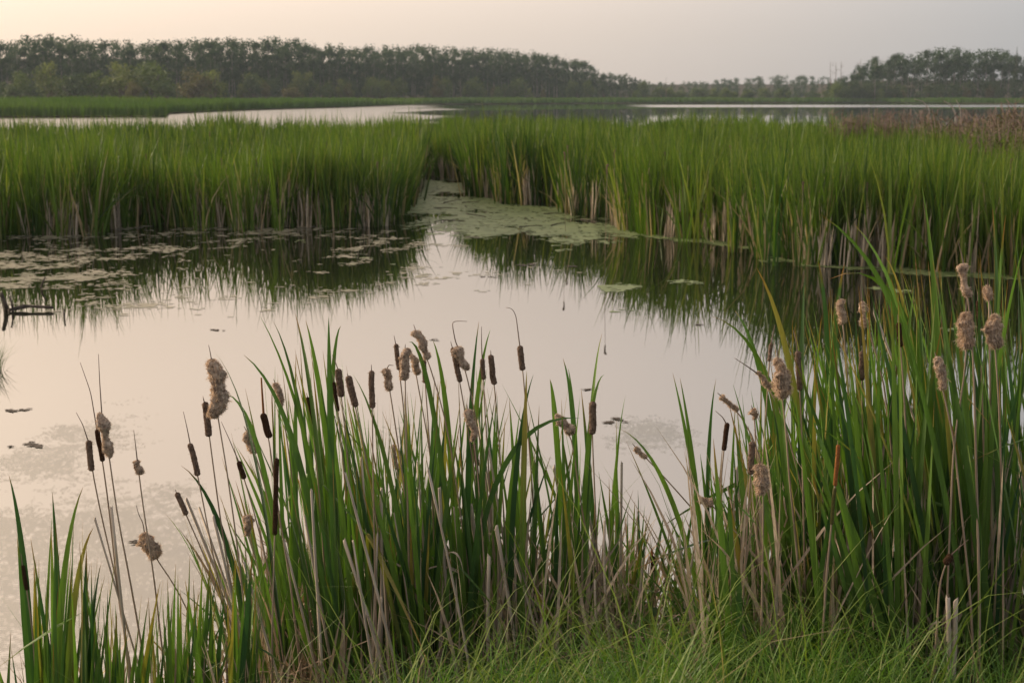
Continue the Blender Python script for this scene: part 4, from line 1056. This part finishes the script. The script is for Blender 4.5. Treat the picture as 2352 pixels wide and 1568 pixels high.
# right wood
RSKY = [(1860, 196), (1900, 184), (1930, 172), (1945, 152), (1985, 132), (2000, 150), (2025, 128), (2060, 132), (2090, 122), (2120, 114), (2170, 114), (2195, 124), (2230, 116), (2260, 118), (2290, 130), (2330, 138), (2400, 132), (2500, 125)]
rp_ = [make_tree('aspen_tree', 'tall aspen with pale trunk in the wood on the right far shore', 'tree', 'aspens of the right wood', *aspen_parts(800 + s, 20, crown=.42 + .05 * s, count=650, rx=3.1)) for s in range(4)]
ur = set(); right_rest = []
for row in range(5):
    px = 1880 + rt.random() * 10
    while px < 2500:
        Y = 575 + row * 10 + rt.gauss(0, 2)
        y = np.interp(px, [a for a, b in RSKY], [b for a, b in RSKY])
        loc = tree_spot(px, Y); h = (at(px, y, Y).z - loc.z) / 20 * rt.uniform(.84 if row < 2 else .93, 1.02); s = rt.randrange(4)
        px += rt.uniform(13, 26)
        if row > 1: right_rest.append((loc, h)); continue
        if s not in ur: ur.add(s); rp_[s].location = loc; rp_[s].scale = (h, h, h)
        else: copy_thing(rp_[s], loc, rt.uniform(0, 6.28), (h, h, h))
mass('right_wood', 'dark mass of trees behind the front aspens of the right wood', right_rest, 1.0)
for q in range(70):
    px = rt.uniform(1880, 2480); Y = rt.uniform(560, 580); loc = tree_spot(px, Y); h = rt.uniform(.5, 1.1)
    place_b(rt.choice([0, 2, 2, 3]), loc, rt.uniform(0, 6.28), (h, h, h), 'low grey green shrub at the foot of the right wood', 'shrubs under the right wood')
def single(name, lb, cat, px, ty, Y, parts, h0, tmat=M_TRUNK, sx=1.0):
    t = make_tree(name, lb, cat, None, parts[0], parts[1], tmat)
    loc = tree_spot(px, Y); t.location = loc; h = (at(px, ty, Y).z - loc.z) / h0; t.scale = (h * sx, h * sx, h)
    return t
single('spruce_tree', 'dark pointed spruce rising above the right wood', 'tree', 2296, 108, 556, spruce_parts(1, 20, 2.3, 1500), 20, M_TWIG)
single('spruce_tree', 'slim dark conifer poking above the distant low wood', 'tree', 1724, 172, 740, spruce_parts(2, 14, 1.2, 400), 14, M_TWIG)
single('spruce_tree', 'dark conifer among the trunks of the left wood', 'tree', 785, 152, 478, spruce_parts(3, 14, 2.2, 500), 14, M_TWIG)
single('spruce_tree', 'dark conifer beneath the sloping end of the left wood', 'tree', 1003, 150, 520, spruce_parts(4, 14, 2.4, 500), 14, M_TWIG)
single('aspen_tree', 'lone round topped tree at the left end of the right wood', 'tree', 1985, 133, 565, aspen_parts(901, 20, crown=.45, rx=2.9), 20)
single('aspen_tree', 'small pale tree on the shore before the distant low wood', 'tree', 1782, 196, 600, aspen_parts(902, 9, crown=.8, rx=1.9, count=400), 9)
for q, (px, ty, lb) in enumerate([(1888, 142, 'bare dead tree, left one of the group beside the right wood'), (1897, 144, 'bare dead tree second of the group beside the right wood'), (1908, 142, 'bare dead tree third of the group beside the right wood'), (1946, 136, 'leaning bare dead tree nearest the right wood'), (1520, 178, 'small bare dead treetop above the end of the left wood')]):
    t = thing('dead_tree', lb, 'tree', tree_spot(px, 600), 'bare dead trees on the skyline')
    trk = dead_tree_parts(40 + q, 15)
    h = (at(px, ty, 600).z - t.location.z) / 15; t.scale = (h, h, h)
    link('trunk', mesh_np('trunk', trk[0], trk[1], M_TWIG), t)
# lattice mast far right
ms = thing('radio_mast', 'thin radio mast above the trees at the far right edge', 'mast', tree_spot(2341, 640))
hm = at(2341, 90, 640).z - ms.location.z
link('mast_pole', mesh_np('mast_pole', *(lambda a: (a[0], [a[1], a[2]]))(tube([[0, 0, -.3], [0, 0, hm * .5], [0, 0, hm]], [.34, .32, .28], 6)), M_STEEL), ms)
link('antenna', mesh_np('antenna', *(lambda a: (a[0], [a[1], a[2]]))(tube([[0, 0, hm * .94], [0, 0, hm + .8]], [.6, .6], 8)), M_STEEL), ms)

# ------------------------------------------------------------------ dry shrubs at the right behind the reeds
def twig_shrub(label, px, ty, Y, rx, seed, leafy=.5, mat=M_TWIG, zoff=0, n=70):
    rg = random.Random(seed)
    loc = Vector(((px - 1176) / FPX / cp * Y, Y, -.1)); h = at(px, ty - 14, Y).z - loc.z
    root = thing('dry_shrub', label, 'shrub', loc, 'brown shrubs behind the right reed bed')
    parts, blobs = [], []
    for q in range(n):
        a = rg.uniform(0, 6.28); rr = rx * math.sqrt(rg.random())
        b = np.array([rr * .35 * math.cos(a), rr * .35 * math.sin(a), 0]); e = np.array([rr * math.cos(a), rr * math.sin(a), h * rg.uniform(.6, 1.0)])
        parts.append(limb(b, e, .022, .008, 5, .08))
        for z in range(4):
            f = rg.uniform(.4, .95); s0 = b + (e - b) * f; a2 = rg.uniform(0, 6.28); L = rg.uniform(.15, .45)
            parts.append(limb(s0, s0 + np.array([math.cos(a2) * L, math.sin(a2) * L, L * rg.uniform(.2, 1)]), .012, .006, 4))
        blobs.append((*(b + (e - b) * .85), .22, .2))
    tr = join(parts)
    link('branches', mesh_np('branches', tr[0], tr[1], mat), root)
    if leafy > 0:
        cr = crown_mesh('crown', blobs, int(1500 * leafy), .035, np.array([.075, .055, .035]), np.array([.13, .115, .05]), seed)
        link('leaves', mesh_np('leaves', cr[0], [cr[1]], M_TREE, cr[2]), root)
    return root
DS = [(2345, 236, 42, 1.5, .9, 'tallest leafy brown shrub at the right edge behind the reeds'), (2290, 258, 40, 1.3, .8, 'brown shrub left of the tallest one behind the right reeds'), (2215, 265, 44, 1.2, .5, 'sparse brown shrub in the row behind the right reeds'), (2130, 262, 46, 1.1, .25, 'bare twiggy brown shrub under the bleached bent twigs'),
      (2045, 262, 48, 1.0, .2, 'thin bare shrub, third from the left behind the right reeds'), (1990, 255, 50, 1.0, .15, 'bare shrub second from the left behind the right reeds'), (1935, 268, 50, .8, .1, 'leftmost thin bare shrub behind the right reeds'), (2180, 278, 38, 1.2, .6, 'low reddish shrub in front of the twiggy row on the right'),
      (2300, 285, 34, 1.3, .7, 'low brown shrub nearest the reeds at the right edge')]
for q, (px, ty, Y, rx, lf, lb) in enumerate(DS):
    twig_shrub(lb, px, ty, Y, rx, 60 + q, lf)
def bare_branch(lb, pts, Y, r, mat):
    P = [at(*p, Y) for p in pts]
    branch('bare_branch', lb, P, r, r * .35, mat, 'branch', 6, .05)
bare_branch('bleached curved branch bending left above the brown shrubs', [(2196, 300), (2195, 262), (2186, 243), (2168, 232)], 45, .035, M_GREYTWIG)
bare_branch('second bleached curved branch beside the first above the brown shrubs', [(2208, 300), (2207, 262), (2204, 243), (2196, 230)], 45, .03, M_GREYTWIG)
bare_branch('bleached branch arched over above the shrubs left of the curved pair', [(2140, 300), (2134, 250), (2120, 233), (2100, 228)], 47, .025, M_GREYTWIG)
bare_branch('dark dead branch slanting up to the right out of the reeds', [(2160, 305), (2180, 282), (2195, 265), (2207, 252)], 38, .022, M_WOODDARK)

# ------------------------------------------------------------------ seed heads and dead tufts in the far reed beds
def reed_head(): 
    t = thing('reed_bed_cattail', 'small brown cattail head among the reeds across the pool', 'cattail', (0, 0, -50), 'seed heads in the far reed beds')
    link('stem', mesh_np('stem', *(lambda a: (a[0], [a[1], a[2]]))(tube([[0, 0, -.1], [.01, 0, .7], [.03, 0, 1.4]], [.006, .005, .004], 5)), M_STEM), t)
    V, F, C, u, v, a, rad = head_mesh(np.array([.03, 0, 1.36]), np.array([.035, 0, 1.53]), .022, 'burst', rnd)
    link('seed_head', mesh_np('seed_head', V, [F], M_HEAD, smooth=True), t)
    return t
rh = reed_head()
RH = [(170, 352), (337, 350), (590, 362), (752, 322), (742, 338), (866, 368), (880, 360), (30, 395), (160, 400), (480, 300), (512, 385), (1300, 345), (1305, 330), (1392, 372), (1382, 318), (1410, 340), (1590, 345), (1845, 412), (1941, 368), (1995, 435), (2105, 395), (2250, 415), (1530, 345), (1680, 330), (1752, 310), (2095, 300), (2180, 305), (2255, 420), (2320, 360), (1815, 350)]
for q, (px, py) in enumerate(RH):
    if py > 330 and px < 970: Y = RNG.uniform(28, 31)
    else: Y = 1.05 * FPX / max(py - 221, 30) * 1.0
    # stand where the head meets the canopy
    Y = min(max(Y, 22), 60)
    p = at(px, py, Y); s = p.z / 1.56
    s = min(max(s, .85), 1.12)
    o = rh if q == 0 else copy_thing(rh, (0, 0, 0))
    o.location = (p.x, Y, 0); o.scale = (.8, .8, s); o.rotation_euler = (0, 0, rnd.uniform(0, 6.28))
def tuft(seed):
    rg = np.random.default_rng(seed); n = 9
    c = np.array([.50, .42, .33]) * rg.uniform(.6, 1.1, (n, 1))
    V, F, C = blades(np.column_stack([rg.normal(0, .035, (n, 2)), np.full(n, -.1)]), rg.uniform(.5, 1.0, n), rg.uniform(0, 6.28, n), np.abs(rg.normal(.02, .08, n)), rg.normal(.1, .2, n), rg.uniform(.012, .026, n), rg.normal(0, .7, n), rg.normal(0, .6, n), 5, .3, c, c)
    t = thing('dead_reed_tuft', 'pale dead reed stems at the water edge of the far reed beds', 'dead reeds', (0, 0, -50), 'pale dead tufts at the reed bed edge')
    link('leaves', mesh_np('leaves', V, [F], M_DEAD, C), t)
    return t
tp = [tuft(s) for s in range(4)]
TU = [(1738, 572), (1732, 560), (1605, 548), (1560, 545), (1528, 540), (1790, 590), (1815, 596), (1870, 606), (1900, 608), (1845, 603), (1480, 538), (1440, 530), (1340, 498), (1320, 497), (1215, 470), (1060, 412), (2060, 612), (2100, 615), (2150, 618), (2130, 618), (2010, 612), (1960, 610), (420, 520), (440, 521), (470, 522), (505, 523), (530, 524), (555, 524), (590, 524), (620, 524), (660, 523), (700, 522), (735, 522), (770, 522), (805, 521), (840, 521), (870, 520), (905, 506), (100, 540), (60, 543), (215, 536), (235, 533), (280, 525), (1650, 553), (1690, 562), (2230, 628)]
for q in range(75):
    jx = rnd.randrange(2, len(FRONT) - 4); f_ = rnd.random()
    TU.append((FRONT[jx][0] * f_ + FRONT[jx + 1][0] * (1 - f_), FRONT[jx][1] * f_ + FRONT[jx + 1][1] * (1 - f_) + 1))
for q, (px, py) in enumerate(TU):
    p = onz(px + rnd.gauss(0, 4), py - rnd.uniform(0, 3))
    o = tp[q] if q < 4 else copy_thing(tp[q % 4], (0, 0, 0))
    s = rnd.uniform(.7, 1.25); o.location = (p.x, p.y, 0); o.rotation_euler = (0, 0, rnd.uniform(0, 6.28)); o.scale = (s * 1.1, s * 1.1, s)

# grass tussock poking in at the left edge of the pool
sp0 = onz(-28, 850)
n = 160; az = RNG.uniform(0, 6.28, n)
c = np.array([.05, .09, .02]) * RNG.uniform(.6, 1.4, (n, 1))
V, F, C = blades(np.column_stack([RNG.normal(0, .06, (n, 2)), np.full(n, -.1)]), RNG.uniform(.25, .5, n), az, np.abs(RNG.normal(.2, .15, n)), RNG.uniform(.4, 1.5, n), np.full(n, .008), az + 1.57, 0.0, 5, .7, c, c * 1.2)
ts = thing('sedge_tussock', 'dark grassy tussock cut by the left edge of the picture', 'sedge', (sp0.x, sp0.y, 0))
link('blades', mesh_np('blades', V, [F], M_GRASS, C), ts)

# ------------------------------------------------------------------ leafy herbs in the gap between the clumps
def herb(px, py, Y, h, lb, seed):
    rg = random.Random(seed)
    p = at(px, py, Y); z0 = max(gz(p.x, Y), -.05); root = thing('leafy_herb', lb, 'plant', (p.x, Y, z0), 'leafy herbs at the water edge')
    n = 9; S = np.stack([np.linspace(0, rg.gauss(0, .06), n), np.linspace(0, rg.gauss(0, .04), n), np.linspace(-.02, h, n)], 1)
    link('stem', mesh_np('stem', *(lambda a: (a[0], [a[1], a[2]]))(tube(S, np.linspace(.004, .0018, n), 6)), M_GREENHEAD), root)
    for q in range(2, n):
        for sgn in (0, 1):
            a = q * 1.57 + sgn * math.pi + rg.gauss(0, .3); L = rg.uniform(.05, .09)
            d = np.array([math.cos(a), math.sin(a), 0])
            pts = bez(S[q], S[q] + d * L * .6 + np.array([0, 0, .03]), S[q] + d * L + np.array([0, 0, -.02]), 6)
            t = np.linspace(0, 1, 6); wdt = .026 * np.sin(np.pi * np.clip(t * .92 + .06, 0, 1)) + .001
            sd = np.array([-d[1], d[0], 0])
            V = np.stack([pts - sd * wdt[:, None] * .5, pts + np.array([0, 0, -.003]), pts + sd * wdt[:, None] * .5], 1).reshape(-1, 3)
            r = np.arange(5)[:, None] * 3
            F = np.concatenate([r + np.array([[0, 1, 4, 3]]), r + np.array([[1, 2, 5, 4]])])
            cc = np.array([.05, .10, .02]) * rg.uniform(.7, 1.4)
            link('leaf', mesh_np('leaf', V, [F], M_CAT, np.broadcast_to(cc, (len(V), 3)), smooth=True), root)
herb(1462, 1400, 5.3, .42, 'leafy green herb, left of the three in the gap between the clumps', 1)
herb(1500, 1410, 5.25, .34, 'leafy green herb, middle of the three in the gap between the clumps', 2)
herb(1535, 1400, 5.3, .30, 'leafy green herb, right of the three in the gap between the clumps', 3)
herb(1640, 1420, 5.0, .36, 'leafy herb at the left foot of the right clump', 4)

# ------------------------------------------------------------------ air
hv = bpy.data.meshes.new('haze')
x0, x1, y0, y1, z0, z1 = -1000, 1000, -1000, 1000, -1.7, 34
hv.from_pydata([(x, y, z) for z in (z0, z1) for y in (y0, y1) for x in (x0, x1)], [], [(0, 2, 3, 1), (4, 5, 7, 6), (0, 1, 5, 4), (2, 6, 7, 3), (0, 4, 6, 2), (1, 3, 7, 5)])
hz = link('haze', hv); hz['kind'] = 'stuff'
hm_ = bpy.data.materials.new('haze_air'); hm_.use_nodes = True
hn_ = hm_.node_tree; hn_.nodes.remove(hn_.nodes['Principled BSDF'])
pvn = hn_.nodes.new('ShaderNodeVolumePrincipled')
pvn.inputs['Color'].default_value = (.72, .85, 1, 1); pvn.inputs['Density'].default_value = .00015; pvn.inputs['Anisotropy'].default_value = .2
hn_.links.new(pvn.outputs[0], hn_.nodes['Material Output'].inputs['Volume'])
hv.materials.append(hm_)
